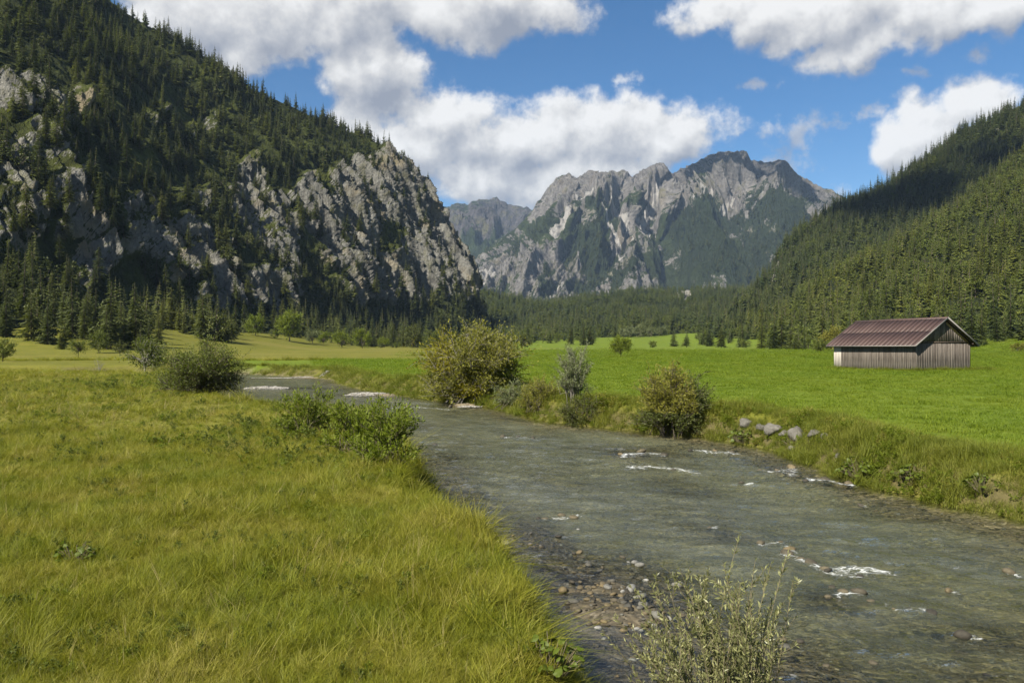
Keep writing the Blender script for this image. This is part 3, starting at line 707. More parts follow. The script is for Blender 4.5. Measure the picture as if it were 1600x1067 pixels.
BG2, BRK, bpx, bpy_ = hill("hill_right_far", BG, BT, 'darker forested ridge rising behind the sunlit hillside', [(1562, 205, 8, 9, .5), (1455, 262, 10, 8), (1207, 405, 7, 18), (1210, 440, 8, 12), (1270, 385, 14, 7)], 14)
VG2, VRK, vpx, vpy = hill("hill_valley", VG, VT, 'wooded rise closing the valley floor', [(1070, 464, 16, 8, .9), (770, 458, 14, 6, .9)], 14)

# ---- far massif
MC_CREST = [(640, 470), (700, 436), (736, 410), (762, 388), (787, 370), (810, 352), (826, 334), (843, 311), (855, 292), (872, 276), (889, 271), (902, 277), (912, 270), (923, 266), (938, 269), (953, 268), (972, 265), (981, 268), (989, 276), (1000, 267), (1015, 262),
            (1034, 252), (1043, 262), (1050, 271), (1057, 270), (1064, 263), (1085, 255), (1106, 243), (1127, 237), (1150, 236), (1166, 237), (1172, 248), (1189, 253), (1205, 252), (1225, 250), (1236, 258), (1244, 270), (1268, 285), (1290, 294), (1310, 302), (1350, 332), (1420, 380), (1500, 430)]
MC = [(px, [(478, 2850), (440, 3150), (py*0.45+440*0.55, 3650), (py, 4250+90*math.sin(px*0.031))]) for px, py in MC_CREST]
MG, MT = loft(MC, 640, 1460, 680, 280, 0.12)
mpx, mpy = to_pix(MG)
mn = normals(MG)
mz = MG[..., 2]; ml = MG[..., 0]
cf = 0.05+0.95*sstep(1.0, 0.80, np.minimum(MT, 2-MT))
kk_ = np.interp(mpx, [700, 900, 1050, 1250], [0.75, 0.6, 0.0, -0.55])
mcoord = ml-kk_*(mz-500)
R1 = ridged(S3(mcoord/430, mz/2600, 0*mz+2.2), 4, 0.5)-0.95
R2 = ridged(S3(mcoord/170+7, mz/1100, 0*mz+5.1), 4, 0.55)-0.95
R3 = ridged(S3(mcoord/60, mz/230, MG[..., 1]/260), 5, 0.62)-0.9
# main spurs and couloirs of the face, traced where they run
SPUR = [([(1034, 255), (1000, 300), (985, 340), (1000, 400), (990, 450)], 26), ([(889, 272), (905, 310), (880, 350), (850, 400), (820, 440)], 24), ([(1166, 240), (1120, 290), (1085, 320), (1130, 380), (1120, 440)], 30),
        ([(1225, 252), (1200, 300), (1215, 350), (1200, 420)], 24), ([(953, 270), (955, 300), (935, 340), (930, 400)], 20), ([(1085, 258), (1060, 285), (1040, 330)], 16)]
GUL = [([(915, 275), (925, 300), (890, 330), (868, 372), (845, 400)], 13), ([(985, 280), (960, 325), (985, 360), (970, 395)], 14), ([(1060, 275), (1020, 320), (1010, 350)], 12), ([(1172, 252), (1150, 290), (1130, 330), (1125, 370), (1140, 410)], 13), ([(1050, 340), (1045, 400), (1060, 440)], 16)]
sp = np.zeros(mpx.shape); wpx = mpx+9*fbm(S3(mpx*.03, mpy*.03), 3); wpy = mpy+9*fbm(S3(mpx*.03+70, mpy*.03), 3)
for pts, w in SPUR: sp = np.maximum(sp, np.clip(1-seg_dist(wpx, wpy, np.array(pts, float))/(2.0*w), 0, 1)**1.2)
for pts, w in GUL: sp = sp-0.5*np.clip(1-seg_dist(wpx, wpy, np.array(pts, float))/(1.6*w), 0, 1)
dispM = cf*(R1*85+R2*75+sp*150-60)+ (0.40+0.60*cf)*R3*42
dispM = dispM*sstep(0, 0.25, MT)
MGd = MG+(mn*[1, 1, 0.8])*dispM[..., None]
def under_skyline(G, T, crest, k=26):
    # keep the ridge line itself the skyline: nothing below it may stand higher than it
    gx_, gy_ = to_pix(G); cx = np.array([c[0] for c in crest], float); cy = np.array([c[1] for c in crest], float)
    lim = np.interp(gx_, cx, cy)+k*np.clip(1-T, 0, 1)+4.0*(1.0-ridged(S3(gx_/14, 0*gx_+3.3), 4, 0.65)*0.72)
    over = np.maximum(lim-gy_, 0)*(T <= 1)
    G[..., 2] -= over/F*G[..., 1]
    return G
MGd = under_skyline(MGd, MT, MC_CREST, 12)
mN = normals(MGd)
elev = sstep(430, 330, mpy)
FOREST_M = [(1090, 370, 62, 62), (1130, 420, 60, 30), (1060, 415, 45, 35), (1175, 310, 40, 22), (1120, 290, 30, 16, .8), (1245, 320, 45, 18), (920, 395, 38, 34), (870, 430, 40, 22), (980, 432, 60, 22), (1190, 390, 30, 40, .8), (890, 450, 60, 16), (1020, 450, 80, 14), (1100, 450, 80, 14), (945, 352, 24, 18), (800, 400, 30, 16, .8), (1170, 270, 22, 12, .7), (830, 372, 30, 14, .7), (1030, 345, 26, 14, .7), (960, 300, 12, 14, .8), (1230, 380, 30, 60), (1180, 420, 50, 40), (1080, 330, 40, 25), (1200, 345, 26, 14, .8), (1150, 345, 30, 20), (1240, 300, 30, 10, .7), (890, 405, 16, 30), (1000, 420, 40, 24)]
forestM = blobs_mask(mpx, mpy, FOREST_M, 0.45, 22, 2)
forestM = np.clip(forestM+0.9*(fbm(np.stack([mcoord/150, mz/420, 0*mz+7], -1), 4)+0.18-0.5*sstep(0.75, 0.45, mN[..., 2])), 0, 1)*sstep(265, 330, mpy)
SCREE = [([(925, 300), (895, 330), (880, 350), (868, 375)], 5), ([(905, 320), (880, 345)], 5), ([(960, 320), (975, 345), (985, 365), (990, 395)], 4), ([(1010, 345), (1005, 370)], 4), ([(1125, 355), (1128, 380), (1142, 410)], 4), ([(1150, 300), (1125, 325)], 3), ([(1085, 335), (1100, 325), (1115, 310)], 3), ([(750, 440), (770, 425)], 6), ([(940, 345), (950, 360), (968, 385)], 3), ([(1030, 300), (1010, 330), (1000, 350)], 4), ([(965, 395), (970, 420)], 3), ([(880, 440), (862, 455)], 3), ([(1215, 430), (1225, 450)], 3)]
screeM = strokes_mask(mpx, mpy, SCREE, 3)*(MT <= 1)
rockM = np.clip(0.07+0.58*sstep(0.80, 0.45, mN[..., 2])+0.62*sstep(360, 285, mpy)-1.0*forestM+0.55*fbm(np.stack([mcoord/110, mz/420, 0*mz], -1), 4), 0, 1)
ROCK_M = [(790, 420, 70, 22), (880, 425, 45, 20), (990, 428, 34, 10, .8), (1010, 300, 50, 40, .8), (930, 300, 55, 28, .8), (1210, 285, 70, 32, .7), (1190, 355, 60, 26, .5), (1070, 442, 14, 8), (975, 385, 20, 26, .7), (1225, 430, 30, 24, .5)]
rockM = np.clip(rockM+0.60*blobs_mask(mpx, mpy, ROCK_M, 0.5, 12, 8)*(0.6+0.6*R3), 0, 1)
GRASS_M = [(985, 315, 22, 10), (870, 370, 40, 14), (1000, 330, 16, 8), (1040, 350, 30, 8), (830, 350, 26, 10), (900, 380, 24, 10)]
rockM = rockM*(1-0.75*blobs_mask(mpx, mpy, GRASS_M, 0.5, 10, 4))
me = mk_mesh("mountain_far", MGd.reshape(-1, 3), grid_faces(*MG.shape[:2]), [MAT['massif_rock']], dict(rock=rockM.ravel(), scree=screeM.ravel(), wood=np.clip(forestM*1.4, 0, 1).ravel()), smooth=False)
link("mountain_far", me, kind='structure', label='craggy grey limestone massif with scree gullies across the valley end')

FC_ = [(600, 380), (660, 340), (683, 329), (700, 322), (712, 318), (725, 320), (736, 315), (745, 313), (760, 312), (775, 308), (786, 315), (800, 319), (825, 325), (850, 332), (900, 340), (980, 360)]
FCs = [(px, [(450, 4400), (400, 5000), (py*0.5+200, 5500), (py, 6100)]) for px, py in FC_]
FG, FT = loft(FCs, 600, 980, 220, 110, 0.15)
fn = normals(FG); cf = 0.15+0.85*sstep(1.0, 0.8, np.minimum(FT, 2-FT))
FGd = FG+fn*((cf*((ridged(S3((FG[..., 0]-0.4*FG[..., 2])/600, FG[..., 2]/1500, FG[..., 1]/1500+3), 5, 0.55)-0.95)*260)+(ridged(FG/130, 4, .6)-0.9)*45*(0.4+0.6*cf))*sstep(0, 0.2, FT))[..., None]
FGd = under_skyline(FGd, FT, FC_)
fpx, fpy = to_pix(FG); fN = normals(FGd)
frock = np.clip(0.45+0.7*sstep(0.85, 0.55, fN[..., 2])-1.1*sstep(370, 410, fpy), 0, 1)
me = mk_mesh("mountain_far_left", FGd.reshape(-1, 3), grid_faces(*FG.shape[:2]), [MAT['far_rock']], dict(rock=frock.ravel(), scree=0*frock.ravel(), wood=(0.5*sstep(360, 410, fpy)).ravel()))
link("mountain_far_left", me, kind='structure', label='hazy distant rocky range between the cliff and the massif')

# ------------------------------------------------------------------ instancing of uncountable things (grass, far forest, pebbles)
def proto_collection(name, meshes):
    c = bpy.data.collections.new(name)
    for i, m in enumerate(meshes):
        o = bpy.data.objects.new(f"{name}_{i:02d}", m); c.objects.link(o)
    return c
def scatter(name, coll, P, scl, rot, pick, label, category):
    """one stuff object: points carrying scale, rotation and which shape"""
    me = bpy.data.meshes.new(name); me.vertices.add(len(P)); me.vertices.foreach_set('co', np.ascontiguousarray(P, np.float32).ravel())
    for k, a, ty, f in (('scl', scl, 'FLOAT_VECTOR', 'vector'), ('rot', rot, 'FLOAT_VECTOR', 'vector')):
        me.attributes.new(k, ty, 'POINT').data.foreach_set(f, np.ascontiguousarray(a, np.float32).ravel())
    me.attributes.new('pick', 'INT', 'POINT').data.foreach_set('value', np.ascontiguousarray(pick, np.int32))
    o = link(name, me, kind='stuff', label=label, category=category)
    ng = bpy.data.node_groups.new(name, 'GeometryNodeTree')
    ng.interface.new_socket('Geometry', in_out='INPUT', socket_type='NodeSocketGeometry')
    ng.interface.new_socket('Geometry', in_out='OUTPUT', socket_type='NodeSocketGeometry')
    n = ng.nodes; L = ng.links.new
    gi = n.new('NodeGroupInput'); go = n.new('NodeGroupOutput')
    ip = n.new('GeometryNodeInstanceOnPoints'); ip.inputs['Pick Instance'].default_value = True
    ci = n.new('GeometryNodeCollectionInfo'); ci.inputs['Collection'].default_value = coll
    ci.inputs['Separate Children'].default_value = True; ci.inputs['Reset Children'].default_value = True
    def na(k, ty):
        a = n.new('GeometryNodeInputNamedAttribute'); a.data_type = ty; a.inputs['Name'].default_value = k
        return [s for s in a.outputs if s.enabled][0]
    er = n.new('FunctionNodeEulerToRotation'); L(na('rot', 'FLOAT_VECTOR'), er.inputs[0])
    L(gi.outputs[0], ip.inputs['Points']); L(ci.outputs[0], ip.inputs['Instance']); L(na('pick', 'INT'), ip.inputs['Instance Index'])
    L(er.outputs[0], ip.inputs['Rotation']); L(na('scl', 'FLOAT_VECTOR'), ip.inputs['Scale']); L(ip.outputs[0], go.inputs[0])
    md = o.modifiers.new('instances', 'NODES'); md.node_group = ng
    return o

# ------------------------------------------------------------------ tree shapes (unit height)
def spruce(seed, whorls=15, per=7, R=0.17, detail=1, base=0.05, gap=0.0, power=0.85, droop=0.35):
    r = np.random.default_rng(seed); VV = []; FF = []; o = 0
    lean = r.normal(size=2)*0.012
    asym = r.uniform(0, 6.28)
    for w in range(whorls):
        z0 = base+(0.985-base)*(w/(whorls-1))**0.95
        rad = R*(1-z0)**power*r.uniform(0.72, 1.12)+0.006
        k = max(4, int(per*(1-0.45*z0)))
        a0 = r.uniform(0, 6.28)
        for j in range(k):
            if r.random() < gap: continue
            a = a0+j*2*np.pi/k+r.normal()*0.22
            ln = rad*r.uniform(0.62, 1.18)*(1+0.18*math.cos(a-asym))
            dz = r.normal()*0.008
            d = np.array([math.cos(a), math.sin(a), 0]); s = np.array([-math.sin(a), math.cos(a), 0])
            c = np.array([lean[0]*z0, lean[1]*z0, z0+dz])
            dr = droop*r.uniform(0.6, 1.4)*(1-0.6*z0)
            wd = ln*r.uniform(0.30, 0.46)
            p0 = c+np.array([0, 0, 0.02]); p1 = c+d*ln*0.55-np.array([0, 0, dr*ln*0.5]); p2 = c+d*ln-np.array([0, 0, dr*ln*0.75])
            if detail == 1:
                l = p1+s*wd-np.array([0, 0, wd*0.55]); q = p1-s*wd-np.array([0, 0, wd*0.55])
                VV += [p0, l, p2, q, p1]; FF += [(o, o+1, o+4), (o+1, o+2, o+4), (o+2, o+3, o+4), (o+3, o, o+4)]; o += 5
            else:
                nb = 5
                for b in range(nb):
                    t = (b+0.6)/nb; pb = p0+(p1-p0)*min(1, t*1.6) if t < 0.62 else p1+(p2-p1)*((t-0.62)/0.38)
                    for sg in (-1, 1):
                        ll = wd*1.5*(1-0.55*t)*r.uniform(0.7, 1.25)
                        tip = pb+d*ll*0.7+s*sg*ll*0.8-np.array([0, 0, ll*r.uniform(0.25, 0.75)])
                        mid = (pb+tip)/2; off = d*ll*0.22
                        VV += [pb, mid-off, tip, mid+off+np.array([0, 0, ll*0.06])]
                        FF += [(o, o+1, o+2), (o, o+2, o+3)]; o += 4
    V = np.array(VV); Fc = np.array(FF)
    tv, tf = tubes([(np.array([[0, 0, -0.02], [0, 0, 0.4], [lean[0], lean[1], 0.97]]), [0.016, 0.011, 0.002])], 5)
    return (V, Fc), (tv, tf)
def broadleaf(seed, n_limb=16, tw=8, lv=16, W=0.8, cb=0.22, leaf=0.035, trunk_r=0.022, squash=1.0, sidesT=5, open_=0.0):
    """round-crowned tree, unit height: trunk and limbs, and a crown of separate leaf clumps"""
    r = np.random.default_rng(seed)
    cz = (1+cb)/2; rz = (1-cb)/2*0.92; rx = W/2
    lines = [(np.array([[0, 0, -0.03], [0.01, 0, cb*0.6], [0.0, 0.012, cb+0.25]]), [trunk_r, trunk_r*0.8, trunk_r*0.5])]
    LP = []; LA = []
    ph = r.uniform(0, 99)
    for i in range(n_limb):
        d = unit(1, r)[0]; d[2] = d[2]*0.85+0.12
        d /= np.linalg.norm(d)
        rf = (0.80+0.30*perlin(np.array([d*1.7+ph]))[0])
        tgt = np.array([0, 0, cz])+d*np.array([rx, rx, rz])*rf
        st = np.array([0, 0, min(cb*0.75+0.30*r.random(), tgt[2]*0.9)])
        mid = (st+tgt)/2+np.array([0, 0, 0.05*squash])+r.normal(size=3)*0.02
        tt = np.linspace(0, 1, 5)[:, None]
        pl = (1-tt)**2*st+2*tt*(1-tt)*mid+tt**2*tgt
        lines.append((pl, np.linspace(trunk_r*0.42, trunk_r*0.08, 5)))
        for k in range(tw):
            t = r.uniform(0.45, 1.0); b = (1-t)**2*st+2*t*(1-t)*mid+t*t*tgt
            dd = d*0.7+unit(1, r)[0]*0.8+np.array([0, 0, 0.15]); dd /= np.linalg.norm(dd)
            ln = r.uniform(0.06, 0.17)*(0.6+W)
            lines.append((np.array([b, b+dd*ln*0.6+[0, 0, .01], b+dd*ln]), [trunk_r*0.1, trunk_r*0.07, trunk_r*0.03]))
            u = r.random(lv)
            LP.append(b+dd*ln*u[:, None]+r.normal(size=(lv, 3))*0.028); LA.append(dd+unit(lv, r)*0.9)
    LP = np.concatenate(LP); LA = np.concatenate(LA)
    nn = unit(len(LP), r)+np.array([0, 0, 0.6])
    lf = leaf_quads(LP, LA, nn, leaf*r.uniform(0.7, 1.3, len(LP)), leaf*0.62*r.uniform(0.8, 1.2, len(LP)), 0.12)
    tb = tubes(lines, sidesT)
    return lf, tb
def shrub(seed, W, H, n_stem=26, tw=9, lv=14, leaf=0.09, lw=0.4, lean=(0, 0), cb=0.05, up=0.35, stem_r=0.025, base_r=0.18, jitter=0.03, fill=0.55, D=None):
    """many-stemmed bush in metres: stems fanning from the base, twigs, separate leaves"""
    r = np.random.default_rng(seed); D = D or W
    cz = H*(1+cb)/2; rad = np.array([W/2, D/2, H*(1-cb)/2]); lines = []; LP = []; LA = []; ph = r.uniform(0, 99)
    for i in range(n_stem):
        d = unit(1, r)[0]
        if d[2] < -0.35 and (cb > 0.2 or r.random() < 0.45): d[2] *= -0.6
        d /= np.linalg.norm(d)
        rf = (0.82+0.38*perlin(np.array([d*2.1+ph]))[0])*(fill+(1-fill)*r.random()**0.5)
        tgt = np.array([0, 0, cz])+d*rad*rf+np.array([lean[0], lean[1], 0])*H*0.5
        if cb < 0.2 and i % 4 == 0:      # low skirt of shoots down to the ground
            a_ = r.uniform(0, 6.28); q_ = r.uniform(0.55, 0.95); tgt = np.array([math.cos(a_)*W/2*q_, math.sin(a_)*D/2*q_, H*r.uniform(0.08, 0.3)])
        tgt[2] = max(tgt[2], 0.08*H)
        st = np.array([r.normal()*base_r*0.5, r.normal()*base_r*0.5, -0.08])
        mid = st*0.45+tgt*0.55+np.array([0, 0, 0.14*H])*up*2-np.array([tgt[0], tgt[1], 0])*0.18
        tt = np.linspace(0, 1, 6)[:, None]; pl = (1-tt)**2*st+2*tt*(1-tt)*mid+tt**2*tgt
        lines.append((pl, np.linspace(stem_r, stem_r*0.2, 6)*r.uniform(0.6, 1.1)))
        for k in range(tw):
            t = r.uniform(0.30, 1.0)**0.8; b = (1-t)**2*st+2*t*(1-t)*mid+t*t*tgt
            out = np.array([tgt[0], tgt[1], 0])/(np.linalg.norm(tgt[:2])+0.1*W)
            dd = out*0.55+unit(1, r)[0]*0.65+np.array([0, 0, up*1.4]); dd /= np.linalg.norm(dd)
            ln = r.uniform(0.10, 0.24)*max(W, H)*(0.5+0.5*t)
            lines.append((np.array([b, b+dd*ln*0.55+[0, 0, .03*ln], b+dd*ln]), np.array([0.30, 0.2, 0.08])*stem_r))
            u = r.uniform(0.1, 1.05, lv)
            LP.append(b+dd*ln*u[:, None]+r.normal(size=(lv, 3))*jitter*max(W, H)*0.5); LA.append(dd*1.1+unit(lv, r)*0.8)
    LP = np.concatenate(LP); LA = np.concatenate(LA); LP[:, 2] = np.maximum(LP[:, 2], 0.02)
    nn = unit(len(LP), r)+np.array([0, 0, 0.5])
    lf = leaf_quads(LP, LA, nn, leaf*r.uniform(0.65, 1.3, len(LP)), leaf*lw*r.uniform(0.8, 1.2, len(LP)), 0.1)
    return lf, tubes(lines, 4)

def split_meshes(name, leafVF, woodVF, leafmat, woodmat):
    return mk_mesh(name+"_crown", leafVF[0], leafVF[1], [MAT[leafmat]], smooth=False), mk_mesh(name+"_trunk", woodVF[0], woodVF[1], [MAT[woodmat]])
def joined_mesh(name, leafVF, woodVF, leafmat, woodmat):
    V, Fs, mi = joinVF([(*leafVF, 0), (*woodVF, 1)])
    return mk_mesh(name, V, Fs, [MAT[leafmat], MAT[woodmat]], mat_idx=mi, smooth=False)

SPR_FAR = [spruce(100+i, 15, 7, R=[0.20, 0.24, 0.18, 0.27, 0.22, 0.29][i], gap=[0, .1, .05, .12, .2, .1][i]) for i in range(6)]
SPR_NEAR = [spruce(200+i, 24, 10, R=[0.20, 0.24, 0.18, 0.27, 0.22][i], detail=2, gap=[.05, .1, .1, .15, .22][i], base=[.04, .1, .06, .05, .14][i]) for i in range(5)]
BRD_FAR = [broadleaf(300+i, 14, 6, 9, W=[0.75, 0.6, 0.9][i], leaf=0.075, cb=0.12) for i in range(3)]
C_SPR = {k: proto_collection("far_"+k, [joined_mesh(f"{k}_tree_{i}", *SPR_FAR[i], k, 'bark') for i in range(6)] + [joined_mesh(f"{k}_broad_{i}", *BRD_FAR[i], b, 'bark') for i in range(3)])
         for k, b in (('spruce_dark', 'leaf_dark'), ('spruce_mid', 'leaf_mid'), ('forest_right', 'leaf_mid'))}

def sample_grid(G, dens, r):
    """random points on a lofted grid; dens = trees per square metre at each vertex"""
    a = G[:-1, :-1]; b = G[1:, :-1]; c = G[1:, 1:]; d = G[:-1, 1:]
    area = 0.5*np.linalg.norm(np.cross(c-a, d-b), axis=2)
    dm = 0.25*(dens[:-1, :-1]+dens[1:, :-1]+dens[1:, 1:]+dens[:-1, 1:])
    n = r.poisson(area*dm); ii, jj = np.nonzero(n); rep = n[ii, jj]
    ii = np.repeat(ii, rep); jj = np.repeat(jj, rep)
    u = r.random(len(ii))[:, None]; v = r.random(len(ii))[:, None]
    return a[ii, jj]*(1-u)*(1-v)+b[ii, jj]*u*(1-v)+c[ii, jj]*u*v+d[ii, jj]*(1-u)*v

r4 = np.random.default_rng(44)
# density per square metre of slope surface
ledge = sstep(0.45, 0.7, ND[..., 2])*sstep(-0.05, 0.3, fbm(LG/22+9, 3))
densL = 0.0135*(1-(0.93-0.75*ledge)*np.clip(rockL*1.15, 0, 1))*(1-0.93*grassL)*(LT < 1.12)
densL = densL*(0.55+0.9*sstep(-0.3, 0.4, fbm(LG/35, 3)))*sstep(0.0, 0.04, LT)
densL = np.where(lpx < -260, 0, densL)
densL = densL*(1+0.6*((lpy > 430) & (lpx > 420)))
PL = sample_grid(LGd, densL, r4)
crest_right = (to_pix(PL)[0] > 690) & (to_pix(PL)[1] < 430)
PL = PL[~(crest_right & (r4.random(len(PL)) < 0.75))]
densN = 0.032*(1-0.95*NRK)*(NTt < 1.1)*(0.6+0.8*sstep(-0.3, 0.4, fbm(NG/40, 3)))*sstep(0.0, 0.03, NTt)
PN = sample_grid(NG2, np.where(npx > 1680, 0, densN), r4)
densB = 0.022*(1-0.95*BRK)*(BT < 1.1)*sstep(0.12, 0.2, BT)
PB = sample_grid(BG2, np.where(bpx > 1680, 0, densB), r4)
densV = 0.013*(1-0.9*VRK)*(VT < 1.06)*(0.6+0.8*sstep(-0.3, 0.4, fbm(VG/60, 3)))
PV = sample_grid(VG2, densV, r4)
# a few spruces standing forward of the forest edge on the meadow fringe
def fringe(px0, px1, d0, d1, n):
    px = r4.uniform(px0, px1, n); d = r4.uniform(d0, d1, n); x = (px-800)/F*d
    return np.stack([x, d, ground(x, d)], -1)
PF = np.concatenate([fringe(-40, 250, 205, 300, 110), fringe(230, 372, 290, 420, 90), fringe(430, 760, 440, 700, 330), fringe(740, 930, 560, 720, 150), fringe(1090, 1210, 480, 600, 60), fringe(1200, 1620, 300, 380, 130), fringe(1480, 1640, 225, 270, 40)])
fpx_, fpy_ = to_pix(PF)
ALLT = []
def addT(P, hmin, hmax, kind, broad=0.1):
    h = r4.uniform(hmin, hmax, len(P))*r4.choice([1.0, 0.75, 0.55], len(P), p=[.45, .3, .25])
    ALLT.append((P, h, kind, r4.random(len(P)) < broad))
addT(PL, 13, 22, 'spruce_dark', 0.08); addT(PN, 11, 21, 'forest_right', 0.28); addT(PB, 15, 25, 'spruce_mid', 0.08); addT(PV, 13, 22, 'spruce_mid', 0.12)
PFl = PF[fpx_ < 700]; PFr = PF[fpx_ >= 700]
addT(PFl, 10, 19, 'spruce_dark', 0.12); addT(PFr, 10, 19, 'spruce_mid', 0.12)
TP = np.concatenate([a[0] for a in ALLT]); TH = np.concatenate([a[1] for a in ALLT]); TK = np.concatenate([np.full(len(a[0]), a[2], dtype=object) for a in ALLT]); TB = np.concatenate([a[3] for a in ALLT])
TH = np.where(TB, TH*0.6, TH)
# which trees show largest: front-to-back cover test on a coarse picture grid
tpx, tpy = to_pix(TP); app = TH/TP[:, 1]*F
order = np.argsort(TP[:, 1]); buf = np.zeros((267, 400)); vis = np.zeros(len(TP))
for i in order:
    x0 = (tpx[i]-0.10*app[i])/4; x1 = (tpx[i]+0.10*app[i])/4; y1 = tpy[i]/4; y0 = (tpy[i]-app[i])/4
    a, b, c, d = int(max(x0, 0)), int(min(x1+1, 400)), int(max(y0, 0)), int(min(y1+1, 267))
    if b > a and d > c and TP[i, 1] > 50:
        s = buf[c:d, a:b]; vis[i] = (s == 0).mean()*(x1-x0)*max(y1-y0, 0); s[:] = 1
score = np.where((tpx > 5) & (tpx < 1595) & (tpy > 10) & ~TB & (vis > 0), vis, 0)
single = np.zeros(len(TP), bool); single[np.argsort(-score)[:285]] = True; single &= score > 0
NEARM = {}
for k in ('spruce_dark', 'spruce_mid', 'forest_right'):
    NEARM[k] = [split_meshes(f"{k}_spruce_{i}", *SPR_NEAR[i], k, 'bark') for i in range(5)]
def place_spruce(P, h, kind, i, rz, label, group, fat=1.0):
    e = empty("spruce_tree", P, label, "tree", group, rz, (h*fat, h*fat, h))
    cm, tm = NEARM[kind][i]
    link("crown", cm, e); link("trunk", tm, e)
    return e
def spruce_label(px, py, d, h, hor):
    if px < 800:
        size = 'tall' if h > 18 else ('small' if h < 12 else 'medium-sized')
        if d < 430:
            where = 'at the left picture edge below the first cliff' if px < 110 else ('behind the small meadow trees left of the leaning bush' if px < 230 else 'between the leaning bush and the bright green maple')
            return f'{size} dark spruce {where}', f'{size} spruces {where}'
        if py > 470:
            where = 'behind the round meadow trees below the pale cliff' if px < 600 else 'beyond the golden willow at the cliff end'
            return f'{size} dark spruce along the forest edge {where}', f'{size} spruces {where}'
        crest = 0.82*px-py > -30+0.0*px and py < 0.62*px-80
        where = 'on the skyline crest of the left mountain' if py < np.interp(px, [0, 190, 400, 570, 640, 700], [-120, 20, 150, 238, 312, 372])+14 else ('among the upper left rocks' if px < 200 else ('in the wooded gully between the left rocks and the pale cliff' if px < 380 else 'on the ledges of the pale cliff'))
        return f'{size} dark spruce {where}', f'{size} spruces {where}'
    if px < 1190: return 'mid green spruce at the edge of the valley-end forest', 'spruces at the edge of the valley-end forest'
    if d < 420:
        where = 'in the forest edge left of the barn' if px < 1290 else ('in the forest edge right behind the barn roof' if px < 1525 else 'in the forest edge right of the barn')
        size = 'tall' if h > 17 else 'shorter'
        return f'{size} yellow green spruce {where}', f'{size} spruces {where}'
    if TKi == 'spruce_mid': return 'dark spruce on the shaded ridge above the right hillside', 'spruces on the shaded right ridge'
    return 'yellow green spruce on the sunlit right hillside', 'spruces on the sunlit right hillside'
for i in np.nonzero(single)[0]:
    TKi = TK[i]
    lab, grp = spruce_label(tpx[i], tpy[i], TP[i, 1], TH[i], 0)
    place_spruce(TP[i]-[0, 0, 0.3], TH[i], TK[i], int(r4.integers(5)), float(r4.uniform(0, 6.28)), lab, grp, float(r4.uniform(0.9, 1.15)))
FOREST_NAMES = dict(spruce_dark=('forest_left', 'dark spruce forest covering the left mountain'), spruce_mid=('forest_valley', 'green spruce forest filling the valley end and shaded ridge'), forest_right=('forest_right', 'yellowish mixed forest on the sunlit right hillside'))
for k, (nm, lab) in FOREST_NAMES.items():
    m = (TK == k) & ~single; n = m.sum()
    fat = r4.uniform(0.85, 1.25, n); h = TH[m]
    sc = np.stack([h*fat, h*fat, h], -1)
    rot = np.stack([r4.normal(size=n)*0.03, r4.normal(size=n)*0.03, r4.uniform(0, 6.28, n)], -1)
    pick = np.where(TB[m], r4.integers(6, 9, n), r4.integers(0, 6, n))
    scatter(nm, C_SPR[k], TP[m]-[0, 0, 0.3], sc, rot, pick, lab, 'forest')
print("forest trees", len(TP), "single", single.sum())
# small distant trees on the wooded parts of the massif
dM = np.where((MT < 0.98) & (mpy < 462), 0.0007*sstep(0.35, 0.8, forestM), 0)
PM = sample_grid(MGd, dM, r4); n = len(PM); h = r4.uniform(16, 30, n)
scatter("forest_massif", C_SPR['spruce_dark'], PM-[0, 0, 1], np.stack([h*1.5, h*1.5, h], -1), np.stack([0*h, 0*h, r4.uniform(0, 6.28, n)], -1), r4.integers(0, 6, n), 'dark forest patches on the lower slopes of the massif', 'forest')
print("massif trees", n)

